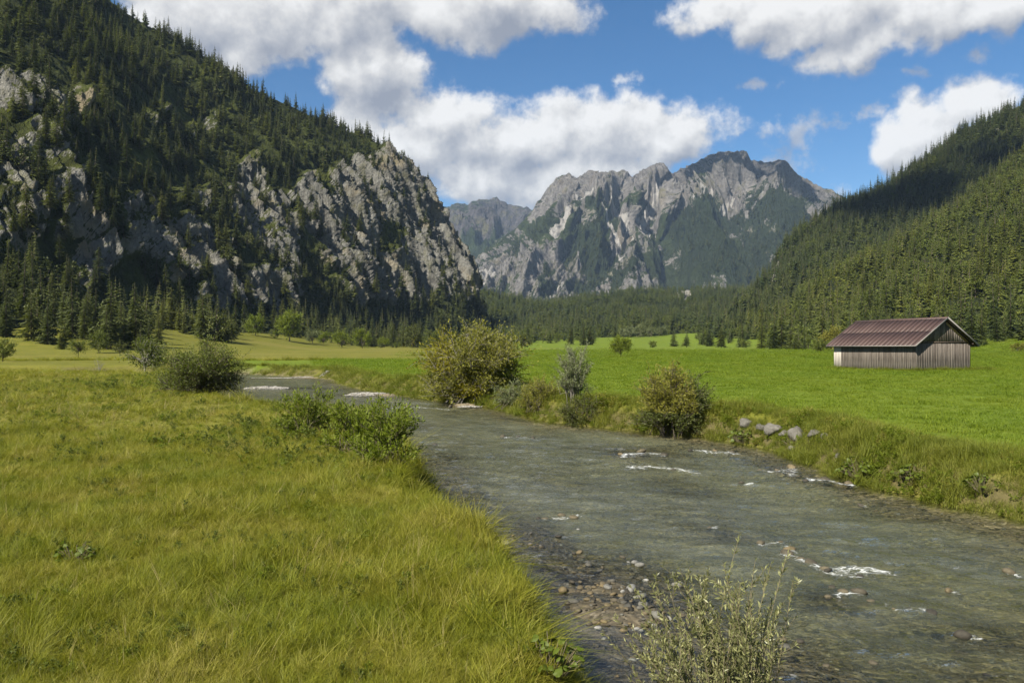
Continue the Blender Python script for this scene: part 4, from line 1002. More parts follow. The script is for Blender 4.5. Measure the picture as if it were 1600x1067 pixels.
# ------------------------------------------------------------------ barn
def box_mesh(name, lo, hi, mat, bev=0.0):
    lo = np.array(lo, float); hi = np.array(hi, float)
    V = np.array([[x, y, z] for x in (0, 1) for y in (0, 1) for z in (0, 1)])*(hi-lo)+lo
    Fc = np.array([(0, 1, 3, 2), (4, 6, 7, 5), (0, 4, 5, 1), (2, 3, 7, 6), (0, 2, 6, 4), (1, 5, 7, 3)])
    return mk_mesh(name, V, Fc, [MAT[mat]], smooth=False)
def hexa_mesh(name, V8, mat):
    """8 corners ordered as in box_mesh"""
    Fc = np.array([(0, 1, 3, 2), (4, 6, 7, 5), (0, 4, 5, 1), (2, 3, 7, 6), (0, 2, 6, 4), (1, 5, 7, 3)])
    return mk_mesh(name, np.array(V8, float), Fc, [MAT[mat]], smooth=False)
def build_barn():
    r = np.random.default_rng(5)
    bx, by = 40.75, 80.4; L = 11.9; W = 7.7; HW = 3.02; tanp = 0.664; OV = 0.62; OG = 0.60; LB_ = 11.9
    gz = float(min(ground(np.array([bx, bx+6, bx-4.]), np.array([by, by+3, by+10.]))))-0.03
    e = empty("barn", (bx, by, gz), 'weathered grey plank barn with rusty red metal roof standing in the green meadow', 'barn', None, math.radians(20), 0.96)
    def roof_z(x): return HW+0.12+(min(x, W-x))*tanp
    # plank walls: boards with gaps and uneven thickness
    def wall(x0, y0, dx, dy, length, top, mat='board', nx=0, ny=0, w=0.245, part='board', z0=-0.15, pale_first=0):
        n = int(round(length/w)); w = length/n
        for i in range(n):
            a = i*w+r.uniform(0.004, 0.014); b = (i+1)*w-r.uniform(0.004, 0.014); th = r.uniform(0.022, 0.05)
            zt = top; zt2 = top
            if callable(top): zt = top(a); zt2 = top(b)
            zb = z0 if not isinstance(z0, tuple) else z0[0]
            zb = zb+r.uniform(-0.05, 0.03)
            m = mat
            if i < pale_first: m = 'board_pale'
            V = []
            for s, zt_ in ((a, zt), (b, zt2)):
                for off in (0.0, th):
                    for z in (zb, zt_-0.015):
                        V.append((x0+dx*s+nx*off, y0+dy*s+ny*off, z))
            link(part, hexa_mesh(part, V, m), e)
    # long side facing the river (x = 0), far end has two pale boards
    wall(0, L, 0, -1, L, HW-0.02, nx=-1, pale_first=5)
    # gable facing the camera: lower boards up to the tie beam, upper boards to the roof
    wall(0, 0, 1, 0, W, HW-0.02, ny=-1, w=0.235)
    wall(0, 0, 1, 0, W, lambda x: roof_z(x)-0.16, ny=-1, z0=HW+0.14, w=0.26)
    wall(W, 0, 0, 1, L, HW-0.02, nx=1, w=0.5)
    wall(0, L, 1, 0, W, lambda x: roof_z(x)-0.16, ny=1, w=0.5)
    link("beam", box_mesh("beam", (0.02, -0.075, HW-0.03), (W-0.02, 0.0, HW+0.13), 'beam'), e)
    # warm unbleached board strip under the right verge
    V = []
    for s in (W/2+0.35, W-0.25):
        for off in (-0.075, -0.055):
            for dz in (-0.46, -0.18):
                V.append((s, off, roof_z(s)+dz))
    link("verge_board", hexa_mesh("verge_board", V, 'board_warm'), e)
    # corner posts
    for cx, cy in ((0.07, 0.07), (W-0.07, 0.07), (0.07, L-0.07), (W-0.07, L-0.07)):
        link("post", box_mesh("post", (cx-0.06, cy-0.06, -0.2), (cx+0.06, cy+0.06, HW-0.02), 'beam'), e)
    # rafters and purlins under the roof
    for k in range(9):
        y = -OG+0.25+k*(L+2*OG-0.5)/8
        for sg in (-1, 1):
            xa, xb = (-OV+0.05, W/2-0.02) if sg < 0 else (W/2+0.02, W+OV-0.05)
            V = []
            for x in (xa, xb):
                zc = HW+0.12+(x if sg < 0 else W-x)*tanp
                for yy in (y-0.05, y+0.05):
                    for dz in (-0.15, -0.012): V.append((x, yy, zc+dz))
            link("rafter", hexa_mesh("rafter", V, 'beam'), e)
    for x in (0.06, W/2, W-0.06):
        zz_ = HW+0.12+min(x, W-x)*tanp-0.17
        link("purlin", box_mesh("purlin", (x-0.06, -OG+0.12, zz_-0.15), (x+0.06, -0.06, zz_), 'beam'), e)
    # roof: overlapping metal sheets, two courses on each slope, with standing seams
    ncol = 20; ytot = L+2*OG; wcol = ytot/ncol
    run = W/2+OV
    for sg in (-1, 1):
        for c in range(ncol):
            y0 = -OG+c*wcol+0.006; y1 = -OG+(c+1)*wcol-0.006
            for course in (0, 1):
                s0, s1 = ((0, 0.53), (0.50, 1.0))[course]
                lift = (0.0, 0.016)[course]+r.uniform(0, 0.005)
                V = []
                for s in (s0, s1):
                    x = -OV+s*run if sg < 0 else W+OV-s*run
                    z = HW+0.12+(-OV+s*run)*tanp+lift
                    for yy in (y0, y1):
                        for dz in (0.0, 0.02): V.append((x, yy, z+dz))
                sh = link("roof_sheet", hexa_mesh("roof_sheet", V, 'roof_sheet'), e)
                V = []
                for s in (s0, s1):
                    x = -OV+s*run if sg < 0 else W+OV-s*run
                    z = HW+0.12+(-OV+s*run)*tanp+lift+0.02
                    for yy in (y1-0.035, y1+0.001):
                        for dz in (0.0, 0.045): V.append((x, yy, z+dz))
                link("seam", hexa_mesh("seam", V, 'roof_sheet'), sh)
        # verge flashing on both gables and eave board
        for yv in (-OG-0.03, L+OG+0.004):
            V = []
            for s in (0, 1.0):
                x = -OV+s*run if sg < 0 else W+OV-s*run
                z = HW+0.12+(-OV+s*run)*tanp
                for yy in (yv, yv+0.026):
                    for dz in (-0.12, 0.075): V.append((x, yy, z+dz))
            link("verge_flashing", hexa_mesh("verge_flashing", V, 'roof_edge'), e)
        xe = -OV-0.03 if sg < 0 else W+OV+0.004
        link("eave_board", box_mesh("eave_board", (xe, -OG, HW+0.12-OV*tanp-0.09), (xe+0.026, L+OG, HW+0.12-OV*tanp+0.015), 'roof_edge'), e)
    rz = HW+0.12+W/2*tanp
    V = []
    for yy in (-OG-0.02, L+OG+0.02):
        for x, z in ((W/2-0.22, rz-0.10), (W/2, rz+0.075), (W/2+0.22, rz-0.10)): V.append((x, yy, z))
    V = np.array(V); V2 = V+[0, 0, 0.025]
    Vv = np.concatenate([V, V2]); Fc = np.array([(6, 9, 10, 7), (7, 10, 11, 8), (0, 1, 4, 3), (1, 2, 5, 4), (0, 3, 9, 6), (2, 8, 11, 5), (0, 6, 7, 1), (1, 7, 8, 2), (3, 4, 10, 9), (4, 5, 11, 10)])
    link("ridge_cap", mk_mesh("ridge_cap", Vv, Fc, [MAT['roof_sheet']], smooth=False), e)
build_barn()

# ------------------------------------------------------------------ bushes and free-standing trees
def place_plant(name, leafVF, woodVF, leafmat, woodmat, loc, label, category, scale=1.0, rotz=0.0, group=None, wood_name='stems', extra=None):
    e = empty(name, loc, label, category, group, rotz, scale)
    cm, tm = split_meshes(name, leafVF, woodVF, leafmat, woodmat)
    if isinstance(leafmat, str) and extra:
        # second leaf colour on one part of the plant; dark leaves paint in its shaded side
        V, Fq = leafVF; cen = V.reshape(-1, 4, 3).mean(1); sel = extra[1](cen)
        cm.materials.append(MAT[extra[0]]); cm.polygons.foreach_set('material_index', sel.astype(np.int32))
    link('foliage' if category == 'bush' else 'crown', cm, e); link(wood_name, tm, e)
    return e
def at_meadow(px, py):
    x, d = on_meadow(px, py); return np.array([x, d, float(ground(np.array([x]), np.array([d]))[0])])
def at_pixel(px, py):
    """where the sight line through a photograph pixel meets the ground"""
    dd = 6*1.004**np.arange(900); gg = ground((px-800)/F*dd, dd); yy = HOR-(gg-CAMZ)/dd*F
    return at_dist(px, float(dd[np.nonzero(yy <= py)[0][0]]))
def at_dist(px, d):
    x = (px-800)/F*d; return np.array([x, d, float(ground(np.array([x]), np.array([float(d)]))[0])])

# big golden willow bush on the far bank
rr = np.random.default_rng(3)
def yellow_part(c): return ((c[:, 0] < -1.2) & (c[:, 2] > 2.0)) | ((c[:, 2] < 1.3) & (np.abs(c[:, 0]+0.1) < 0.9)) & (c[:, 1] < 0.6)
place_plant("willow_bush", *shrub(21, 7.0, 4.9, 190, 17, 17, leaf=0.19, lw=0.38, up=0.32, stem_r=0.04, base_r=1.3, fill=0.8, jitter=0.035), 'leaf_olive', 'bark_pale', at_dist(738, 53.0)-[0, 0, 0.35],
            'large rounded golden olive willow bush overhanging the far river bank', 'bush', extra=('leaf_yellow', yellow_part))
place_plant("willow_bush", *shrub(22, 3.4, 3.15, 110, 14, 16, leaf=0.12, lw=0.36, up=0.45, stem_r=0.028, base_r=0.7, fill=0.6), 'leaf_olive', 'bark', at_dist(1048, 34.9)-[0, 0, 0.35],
            'brownish olive willow bush at the water edge upstream of the boulders', 'bush', extra=('leaf_dark', lambda c: (c[:, 2] < 1.1) | (c[:, 0] > 0.9)))  # shade put into leaf colour: darker low down and away from the sun
place_plant("willow_bush", *shrub(23, 2.4, 1.75, 46, 10, 14, leaf=0.09, up=0.25, base_r=0.6, fill=0.7), 'leaf_dark', 'bark', at_dist(906, 38.8)-[0, 0, 0.35],
            'low dark green bush dipping into the river below the silvery sapling', 'bush')
place_plant("willow_bush", *shrub(24, 2.9, 1.7, 46, 10, 14, leaf=0.10, up=0.35, base_r=0.8, fill=0.65), 'leaf_olive', 'bark', at_dist(848, 42.5)-[0, 0, 0.3],
            'low olive bush beside the river between golden willow and silvery sapling', 'bush')
place_plant("willow_bush", *shrub(34, 2.4, 1.5, 36, 9, 14, leaf=0.10, up=0.4, base_r=0.7, fill=0.65), 'leaf_greygreen', 'bark', at_dist(800, 47)-[0, 0, 0.3],
            'grey green thin bush just right of the golden willow', 'bush')
place_plant("willow_sapling", *shrub(25, 0.62, 1.0, 60, 9, 14, leaf=0.036, lw=0.36, cb=0.02, up=0.75, stem_r=0.007, base_r=0.1, fill=0.6), 'leaf_greygreen', 'bark_pale', at_dist(898, 40.5)-[0, 0, 0.1],
            'slender silvery grey willow sapling on the far bank', 'tree', wood_name='trunk', scale=3.0)
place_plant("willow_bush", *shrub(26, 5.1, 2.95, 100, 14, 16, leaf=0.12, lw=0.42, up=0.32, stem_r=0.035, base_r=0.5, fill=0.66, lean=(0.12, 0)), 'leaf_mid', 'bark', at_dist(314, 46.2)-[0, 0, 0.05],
            'dense dark green bush leaning over the river bend on the left bank', 'bush', extra=('leaf_dark', lambda c: (c[:, 2] < 1.3) & (c[:, 0] > -0.4)))  # lower right leaves coloured dark for the side the sun misses
place_plant("willow_bush", *shrub(27, 2.0, 1.75, 44, 10, 14, leaf=0.085, lw=0.36, up=0.75, stem_r=0.014, base_r=0.4, fill=0.5), 'leaf_bright', 'twig', at_dist(605, 18.4),
            'bright green willow shoots on the left bank edge', 'bush')
place_plant("willow_bush", *shrub(28, 1.7, 1.5, 34, 9, 14, leaf=0.085, lw=0.36, up=0.7, stem_r=0.013, base_r=0.35, fill=0.5), 'leaf_bright', 'twig', at_dist(545, 20.6),
            'mid green willow shoots behind the brightest shoots on the left bank', 'bush')
place_plant("willow_bush", *shrub(29, 2.0, 1.6, 38, 9, 14, leaf=0.085, lw=0.36, up=0.7, stem_r=0.013, base_r=0.4, fill=0.5), 'leaf_bright', 'twig', at_dist(478, 24.0),
            'leafy green willow clump farthest back of the near left bank shoots', 'bush')
place_plant("willow_bush", *shrub(35, 1.2, 0.8, 16, 7, 12, leaf=0.06, lw=0.36, up=0.6, stem_r=0.012, base_r=0.3, fill=0.5), 'leaf_bright', 'twig', at_dist(648, 19.4),
            'small willow shoots leaning out over the water from the left bank', 'bush')

# free-standing trees: (name, shape, leaf, wood, px, distance, height, label)
def tree(seed, leafmat, woodmat, px, d, h, label, W=0.8, cb=0.2, n_limb=26, tw=8, lv=14, leaf=0.045, py=None, tr=0.022, cat='tree', name='meadow_tree', group=None):
    P = at_dist(px, d)
    return place_plant(name, *broadleaf(seed, n_limb, tw, lv, W=W, cb=cb, leaf=leaf, trunk_r=tr), leafmat, woodmat, P-[0, 0, 0.05], label, cat, scale=h, wood_name='trunk', group=group)
tree(401, 'leaf_mid', 'bark_pale', 226, 97, 5.2, 'twisted grey-trunked tree standing alone left of the leaning bush', 0.95, 0.30, 30, 9, 14, 0.040, tr=0.03)
tree(402, 'leaf_bright', 'bark', 970, 160, 4.7, 'small round olive tree alone in the middle of the bright meadow', 0.95, 0.12, 34, 9, 14, 0.05)
tree(403, 'leaf_dark', 'bark', 820, 345, 6.6, 'small dark tree at the far meadow edge beyond the golden willow', 0.9, 0.12, 24, 8, 14, 0.06)
tree(404, 'leaf_bright', 'bark', 452, 390, 15.5, 'bright green maple, tallest of the trees in front of the dark forest', 0.80, 0.20, 40, 9, 14, 0.045)
tree(405, 'leaf_bright', 'bark', 399, 385, 11.0, 'round grey green tree just left of the bright green maple', 0.85, 0.15, 30, 8, 14, 0.05)
tree(406, 'leaf_greygreen', 'bark', 488, 410, 8.6, 'thin grey green tree just right of the bright green maple', 0.85, 0.1, 24, 8, 14, 0.05)
tree(407, 'leaf_bright', 'bark', 534, 395, 9.5, 'left of the two touching round trees below the cliff', 1.0, 0.08, 30, 8, 14, 0.05)
tree(408, 'leaf_bright', 'bark', 566, 395, 10.5, 'right and taller of the two touching round trees below the cliff', 0.95, 0.1, 30, 8, 14, 0.05)
tree(409, 'leaf_dark', 'bark', 645, 420, 12.5, 'tall grey green leafy tree behind the golden willow bush on its left', 0.8, 0.08, 30, 8, 14, 0.05)
tree(410, 'leaf_mid', 'bark', 4, 120, 3.8, 'small leafy tree cut by the left edge of the picture', 1.0, 0.1, 24, 8, 14, 0.05)
tree(411, 'leaf_mid', 'bark', 122, 150, 3.7, 'small round tree on the left meadow before the grassy slope', 1.0, 0.25, 22, 8, 14, 0.05)
tree(412, 'leaf_dark', 'bark', 187, 165, 3.3, 'tiny flat-topped dark tree between two larger trees on the left', 1.05, 0.25, 18, 8, 14, 0.05)
tree(413, 'leaf_mid', 'bark', 154, 190, 5.2, 'bushy tree on the foot of the left grassy slope', 1.0, 0.15, 24, 8, 14, 0.05)
tree(414, 'leaf_dark', 'bark', 360, 330, 7.2, 'dark bushy tree under the cliff left of the round grey green tree', 0.95, 0.05, 24, 8, 14, 0.06)
tree(415, 'leaf_olive', 'bark', 1300, 235, 7.8, 'round pale olive tree peeking over the left end of the barn roof', 0.85, 0.08, 28, 8, 14, 0.05)
tree(416, 'leaf_mid', 'bark', 1283, 225, 4.6, 'low green bushy tree at the left corner behind the barn', 1.2, 0.03, 26, 8, 14, 0.06)
tree(417, 'leaf_mid', 'bark', 1215, 330, 10.0, 'broad loose conifer-like tree at the foot of the right hillside', 0.9, 0.04, 36, 9, 14, 0.045)
r6 = np.random.default_rng(61)
tree(420, 'leaf_bright', 'bark', 505, 430, 7.0, 'small light green tree left of the two touching round trees', 1.0, 0.06, 26, 8, 14, 0.06)
tree(421, 'leaf_mid', 'bark', 672, 440, 11.0, 'broad green tree peeking out left behind the golden willow', 0.95, 0.05, 30, 8, 14, 0.05)
tree(422, 'leaf_mid', 'bark', 325, 300, 5.5, 'round green tree above the leaning bush at the forest foot', 1.0, 0.05, 26, 8, 14, 0.06)
tree(423, 'leaf_bright', 'bark', 600, 430, 6.2, 'low light green tree right of the two touching round trees', 1.1, 0.04, 26, 8, 14, 0.06)
for k, (px, d, h, lm, lab) in enumerate([(430, 395, 3.6, 'leaf_bright', 'low bright shrub at the foot of the bright green maple'), (700, 400, 4.2, 'leaf_dark', 'low dark shrub on the meadow edge left behind the golden willow'), (620, 395, 3.2, 'leaf_mid', 'small round shrub right of the two touching round trees'),
        (595, 385, 2.6, 'leaf_dark', 'tiny dark shrub between round trees and golden willow'), (1020, 430, 4.0, 'leaf_mid', 'small shrub on the far meadow right of the lone round tree'), (1165, 400, 4.5, 'leaf_mid', 'low shrub under the spruces at the right meadow corner'), (1245, 300, 3.4, 'leaf_dark', 'small dark shrub left of the barn by the forest foot'),
        (318, 260, 2.2, 'leaf_olive', 'small olive shrub on the dry meadow strip behind the leaning bush'), (1590, 200, 2.6, 'leaf_olive', 'low shrub at the right picture edge behind the barn')]):
    tree(430+k, lm, 'bark', px, d, h, lab, 1.25, 0.02, 20, 8, 12, 0.08, cat='bush', name='meadow_shrub')
for k, (px, d, h) in enumerate([(985, 640, 11), (1000, 660, 12), (1018, 650, 9), (1034, 660, 10), (975, 655, 9)]):
    tree(450+k, 'leaf_greygreen', 'bark', px, d, h, 'pale rounded leafy tree in the row at the head of the far meadow', 0.95, 0.05, 22, 7, 12, 0.07, group='pale round trees at the head of the far meadow')
# single conifers standing on the meadow edge
for k, (px, d, h, kind, lab, fat) in enumerate([(95, 200, 5.6, 'forest_right', 'small light green conifer on the left grassy slope', 1.5), (892, 520, 13, 'spruce_dark', 'dark spruce just left of the spruce clump on the far meadow', 1.2), (912, 500, 14.5, 'spruce_dark', 'tallest dark spruce of the clump on the far meadow', 1.3),
        (922, 505, 12.5, 'spruce_dark', 'right dark spruce of the clump on the far meadow', 1.4), (1073, 440, 9.0, 'spruce_dark', 'small dark spruce on the meadow right of the pale round trees', 1.6), (1052, 460, 10.5, 'spruce_mid', 'green spruce between the pale round trees and the small dark spruce', 1.6),
        (1127, 430, 12.5, 'spruce_mid', 'spruce on the small grassy rise at the far right of the meadow end', 1.4), (1160, 420, 16.0, 'spruce_mid', 'tall spruce at the foot of the right hillside left of the loose tree', 1.3), (1108, 470, 11, 'spruce_dark', 'dark spruce behind the spruce on the grassy rise', 1.5),
        (150, 205, 4.2, 'spruce_mid', 'little dark conifer beside the bushy tree on the left slope', 1.7), (1190, 360, 12, 'forest_right', 'broad yellow green conifer left of the loose tree', 1.5)]):
    place_spruce(at_dist(px, d)-[0, 0, 0.1], h, kind, k % 5, k*1.3, lab, None, fat)
# bare twiggy shrub on the left meadow
bl, bw = shrub(33, 2.0, 2.1, 16, 6, 1, leaf=0.05, up=0.8, stem_r=0.025, base_r=0.25)
place_plant("bare_shrub", bl, bw, 'leaf_olive', 'bark_pale', at_dist(155, 100), 'nearly leafless twiggy shrub on the left meadow', 'bush')

# willow in the foreground: long shoots with narrow leaves
def fore_willow():
    r = np.random.default_rng(77)
    base = np.array([1.55, 5.6]); bz = float(ground(np.array([base[0]]), np.array([base[1]]))[0])
    e = empty("foreground_willow", (base[0], base[1], bz), 'slender grey green willow with narrow leaves rising from the gravel in front', 'bush')
    LPs = []; LAs = []; LL = []
    shoots = []
    # main shoots: tip in photograph pixels, distance
    tips = [(1235, 850, 5.9), (1155, 838, 6.1), (1130, 880, 5.8), (1240, 905, 5.6), (1225, 940, 5.5), (1060, 885, 6.0), (1040, 900, 5.8), (1100, 900, 5.7), (1180, 875, 5.9), (1010, 950, 5.7), (960, 962, 5.6), (940, 985, 5.5), (1205, 880, 5.6), (1090, 930, 5.5), (1150, 910, 5.5), (985, 975, 5.4), (1220, 985, 5.3), (1200, 1010, 5.2), (1245, 960, 5.7), (1025, 985, 5.3), (1060, 960, 5.3), (1120, 960, 5.2), (1180, 960, 5.2), (1080, 905, 6.0), (975, 1000, 5.6)]
    for k in range(60):
        tips.append((r.triangular(945, 1130, 1235), r.uniform(900, 1060), r.uniform(4.9, 6.2)))
    for px, py, d in tips:
        tip = pix(px, py, d)-np.array([base[0], base[1], bz])
        st = np.array([r.normal()*0.16, r.normal()*0.14, -0.05])
        mid = st*0.4+tip*0.6+np.array([-tip[0]*0.25, 0, 0.20])+r.normal(size=3)*0.05
        tt = np.linspace(0, 1, 12)[:, None]; pl = (1-tt)**2*st+2*tt*(1-tt)*mid+tt**2*tip
        shoots.append((pl, np.linspace(0.0075, 0.0018, 12)))
        dirs = np.gradient(pl, axis=0); dirs /= np.linalg.norm(dirs, axis=1)[:, None]
        n = int(120*r.uniform(0.8, 1.2)); u = np.sort(r.uniform(0.30, 1.0, n))
        b = np.stack([np.interp(u, tt[:, 0], pl[:, i]) for i in range(3)], -1); dd = np.stack([np.interp(u, tt[:, 0], dirs[:, i]) for i in range(3)], -1)
        sd = unit(n, r); ax = dd*0.85+sd*0.75
        LPs.append(b); LAs.append(ax); LL.append(0.062*(1.15-0.55*u)*r.uniform(0.7, 1.25, n))
        # side twigs
        for q in range(int(r.integers(2, 6))):
            u0 = r.uniform(0.4, 0.92); b0 = np.array([np.interp(u0, tt[:, 0], pl[:, i]) for i in range(3)]); d0 = np.array([np.interp(u0, tt[:, 0], dirs[:, i]) for i in range(3)])
            dv = d0*0.8+unit(1, r)[0]*0.6; dv /= np.linalg.norm(dv); ln = r.uniform(0.10, 0.28)
            shoots.append((np.array([b0, b0+dv*ln*0.5+[0, 0, 0.01], b0+dv*ln]), [0.003, 0.0022, 0.0012]))
            m = int(28*r.uniform(0.7, 1.3)); uu = r.uniform(0.05, 1, m)
            LPs.append(b0+dv*ln*uu[:, None]); LAs.append(dv*0.85+unit(m, r)*0.75); LL.append(0.042*r.uniform(0.6, 1.25, m))
    P = np.concatenate(LPs); A = np.concatenate(LAs); Ls = np.concatenate(LL)
    V, Fq = leaf_quads(P, A, unit(len(P), r)+[0, 0, 0.5], Ls, Ls*0.24, 0.25)
    link("foliage", mk_mesh("willow_foliage", V, Fq, [MAT['willow_leaf']], smooth=False), e)
    V, Fq = tubes(shoots, 5)
    link("stems", mk_mesh("willow_stems", V, Fq, [MAT['twig']]), e)
fore_willow()

# ------------------------------------------------------------------ broad-leaved herbs: each leaf a part
def herb_leaf_mesh(name, seed, lobes=7):
    r = np.random.default_rng(seed); a = np.linspace(-2.6, 2.6, 15)
    rad = 1-0.22*np.abs(np.sin(a*1.7))+r.uniform(-0.06, 0.06, 15)
    ring = np.stack([np.cos(a)*rad*0.62+0.42, np.sin(a)*rad*0.55, -0.10*np.abs(np.sin(a))+0.06*np.cos(3*a)], -1)
    V = np.concatenate([[[0, 0, 0]], [[0.45, 0, 0.06]], ring])
    Fc = [(1, 2+i, 3+i) for i in range(14)]+[(0, 1, 16)][:0]+[(0, 2, 1), (0, 1, 16)]
    return mk_mesh(name, V, np.array(Fc), [MAT['herb_leaf']], smooth=True)
HL = [herb_leaf_mesh(f"herb_leaf_{i}", 60+i) for i in range(3)]
def herb(px, d, w, h, n, label, seed, lsize):
    r = np.random.default_rng(seed); P = at_pixel(px, d)
    e = empty("leafy_herb", P, label, 'plant'); lines = []
    for i in range(n):
        a = r.uniform(0, 6.28); q = math.sqrt(r.random()); x = math.cos(a)*q*w/2; y = math.sin(a)*q*w/2; z = h*(1-0.6*q*q)*r.uniform(0.55, 1.05)
        o = link("leaf", HL[i % 3], e, (x, y, z)); s = lsize*r.uniform(0.7, 1.25); o.scale = (s, s, s)
        o.rotation_euler = (r.normal()*0.6, r.uniform(-0.2, 0.9), a+r.normal()*0.6)
        lines.append((np.array([[x*0.3, y*0.3, -0.03], [x*0.7, y*0.7, z*0.6], [x, y, z]]), [0.006, 0.005, 0.004]))
    V, Fq = tubes(lines, 4); link("stems", mk_mesh("herb_stems", V, Fq, [MAT['twig']]), e)
herb(1160, 692, 1.1, 0.6, 90, 'bright broad-leaved herb clump in front of the boulders', 81, 0.12)
herb(1345, 748, 1.3, 0.6, 110, 'bright yellow green broad-leaved herb hanging over the right bank', 82, 0.11)
herb(1425, 752, 0.9, 0.45, 60, 'broad-leaved herb clump on the right bank toward the picture edge', 83, 0.09)
herb(1240, 698, 0.9, 0.4, 30, 'small broad-leaved herb under the largest boulder', 84, 0.08)
herb(1535, 775, 0.8, 0.45, 60, 'broad-leaved herb at the right bank lip near the picture edge', 87, 0.08)
herb(862, 1060, 0.55, 0.45, 60, 'fresh green nettle-like herb on the near left bank edge at the bottom', 85, 0.07)
herb(118, 880, 0.5, 0.35, 40, 'small dark leafy weed patch in the near left grass', 86, 0.06)

# ------------------------------------------------------------------ boulders, stones, gravel
def rock_mesh(name, seed, mat, sub=3, flat=0.65, rough=0.35, cut=5):
    import bmesh
    bm = bmesh.new(); bmesh.ops.create_icosphere(bm, subdivisions=sub, radius=0.5)
    V = np.array([v.co[:] for v in bm.verts]); Fc = np.array([[v.index for v in f.verts] for f in bm.faces]); bm.free()
    r = np.random.default_rng(seed)
    for k in range(cut):
        n = unit(1, r)[0]; lim = r.uniform(0.26, 0.42); s = V@n; V = V-np.maximum(s-lim, 0)[:, None]*n*0.85
    V = V*(1+rough*0.5*fbm(V*2.2+seed, 3)[:, None])*[1, r.uniform(0.7, 1), flat]
    return mk_mesh(name, V, Fc, [MAT[mat]], smooth=(mat != 'boulder'))
for k, (px, py, w, h, lab) in enumerate([(1166, 664, 24, 18, 'small grey boulder at the left end of the bank row'), (1188, 668, 20, 12, 'flat pale stone second from the left in the bank row'), (1208, 671, 32, 24, 'rounded grey boulder in the middle of the bank row'), (1226, 677, 20, 12, 'low stone between the two largest bank boulders'),
        (1245, 678, 34, 27, 'largest grey boulder in the bank row'), (1272, 682, 24, 15, 'low brown stone right of the largest boulder'), (1291, 683, 26, 16, 'slanting stone at the right end of the bank row'), (1236, 700, 14, 12, 'small stone in the weeds below the bank row'), (1310, 716, 16, 12, 'small brown stone low on the right bank weeds')]):
    P = at_pixel(px, py+h*0.45); s = w/F*P[1]*0.95; me = rock_mesh("boulder", 900+k, 'boulder', 3, 0.9, 0.5, 12)
    o = link("boulder", me, None, P+[0, 0, 0.24*s], label=lab, category='boulder', group='boulders in a row along the right bank'); o.scale = (s, s, h/w*s*1.25)
r7 = np.random.default_rng(70)
STONES = [rock_mesh(f"cobble_{i}", 920+i, 'river_stone', 2, [0.5, 0.6, 0.45, 0.55][i], 0.3, 2) for i in range(4)]
WSTONES = [rock_mesh(f"wet_cobble_{i}", 940+i, 'wet_stone', 2, [0.5, 0.6, 0.45, 0.55][i], 0.3, 2) for i in range(4)]
def stone(x, y, s, wet, up):
    z = float(ground(np.array([x]), np.array([y]))[0]); me = (WSTONES if wet else STONES)[int(r7.integers(4))]
    o = link("stone", me, ground_obj, (x, y, max(z, water_z(y)-0.02 if up else -9)+s*0.10)); o.rotation_euler = (r7.normal()*0.15, r7.normal()*0.15, r7.uniform(0, 6.28)); o.scale = (s, s*r7.uniform(0.7, 1), s*r7.uniform(0.7, 1.1))
for px, py, w, wet in [(897, 941, 20, 0), (950, 921, 18, 0), (985, 922, 22, 0), (1000, 933, 24, 0), (1025, 966, 22, 0), (1045, 966, 14, 0), (980, 953, 18, 0), (1000, 952, 18, 0), (960, 940, 14, 1), (880, 922, 16, 1), (903, 957, 16, 1), (1060, 914, 22, 0), (1005, 946, 18, 0), (935, 937, 12, 1), (1000, 882, 16, 0), (992, 878, 12, 0), (905, 862, 12, 1), (937, 891, 12, 0), (853, 812, 16, 1), (1226, 1010, 18, 0), (1223, 998, 16, 1), (1250, 1000, 14, 1), (1300, 918, 14, 1), (1320, 922, 12, 1), (1365, 1035, 14, 1), (1240, 1056, 18, 0), (1290, 1040, 14, 1), (790, 848, 12, 0), (975, 944, 12, 0), (870, 955, 10, 1)]:
    x, d = on_water(px, py); stone(x, d, w/F*d*1.15, wet, True)
for pts, rr_ in FOAM:
    for q in range(3 if len(pts) > 2 else 1):
        p0 = pts[min(q, len(pts)-1)]; x, d = on_water(p0[0]-4+r7.normal()*3, p0[1]-1+r7.normal()*1.5); stone(x, d, r7.uniform(0.16, 0.34)*(0.6+0.02*d), True, True)
for k in range(170):
    b = [(840, 838), (930, 885), (990, 930), (1010, 965), (960, 905), (890, 860)][int(r7.integers(6))]
    px = b[0]+r7.normal()*38; py = b[1]+r7.normal()*14; x, d = on_water(px, py)
    stone(x, d, r7.uniform(0.05, 0.15), r7.random() < 0.62, r7.random() < 0.35)
# loose pebbles over the bed, too many to count
def pebbles(name, x0, x1, y0, y1, n, smin, smax, label):
    x = r7.uniform(x0, x1, n); y = y0*(y1/y0)**r7.random(n)
    z, dl, dr, ins, dep, k = ground(x, y, True); m = ins & (np.abs(x) < y*0.75+1)
    P = np.stack([x, y, z], -1)[m]; n = len(P); s = smin*(smax/smin)**(r7.random(n)**1.6)*(0.7+0.02*P[:, 1])
    P[:, 2] += s*0.08
    scatter(name, PEB, P, np.stack([s, s*r7.uniform(.7, 1, n), s*r7.uniform(.6, 1, n)], -1), np.stack([r7.normal(size=n)*.2, r7.normal(size=n)*.2, r7.uniform(0, 6.28, n)], -1), np.where(r7.random(n) < 0.90, r7.integers(4, 8, n), r7.integers(0, 4, n)), label, 'gravel')
PEB = proto_collection("pebble_shape", STONES+WSTONES)
pebbles("gravel", -4, 13, 6.5, 34, 26000, 0.03, 0.16, 'brown and grey pebbles lying under the shallow water')
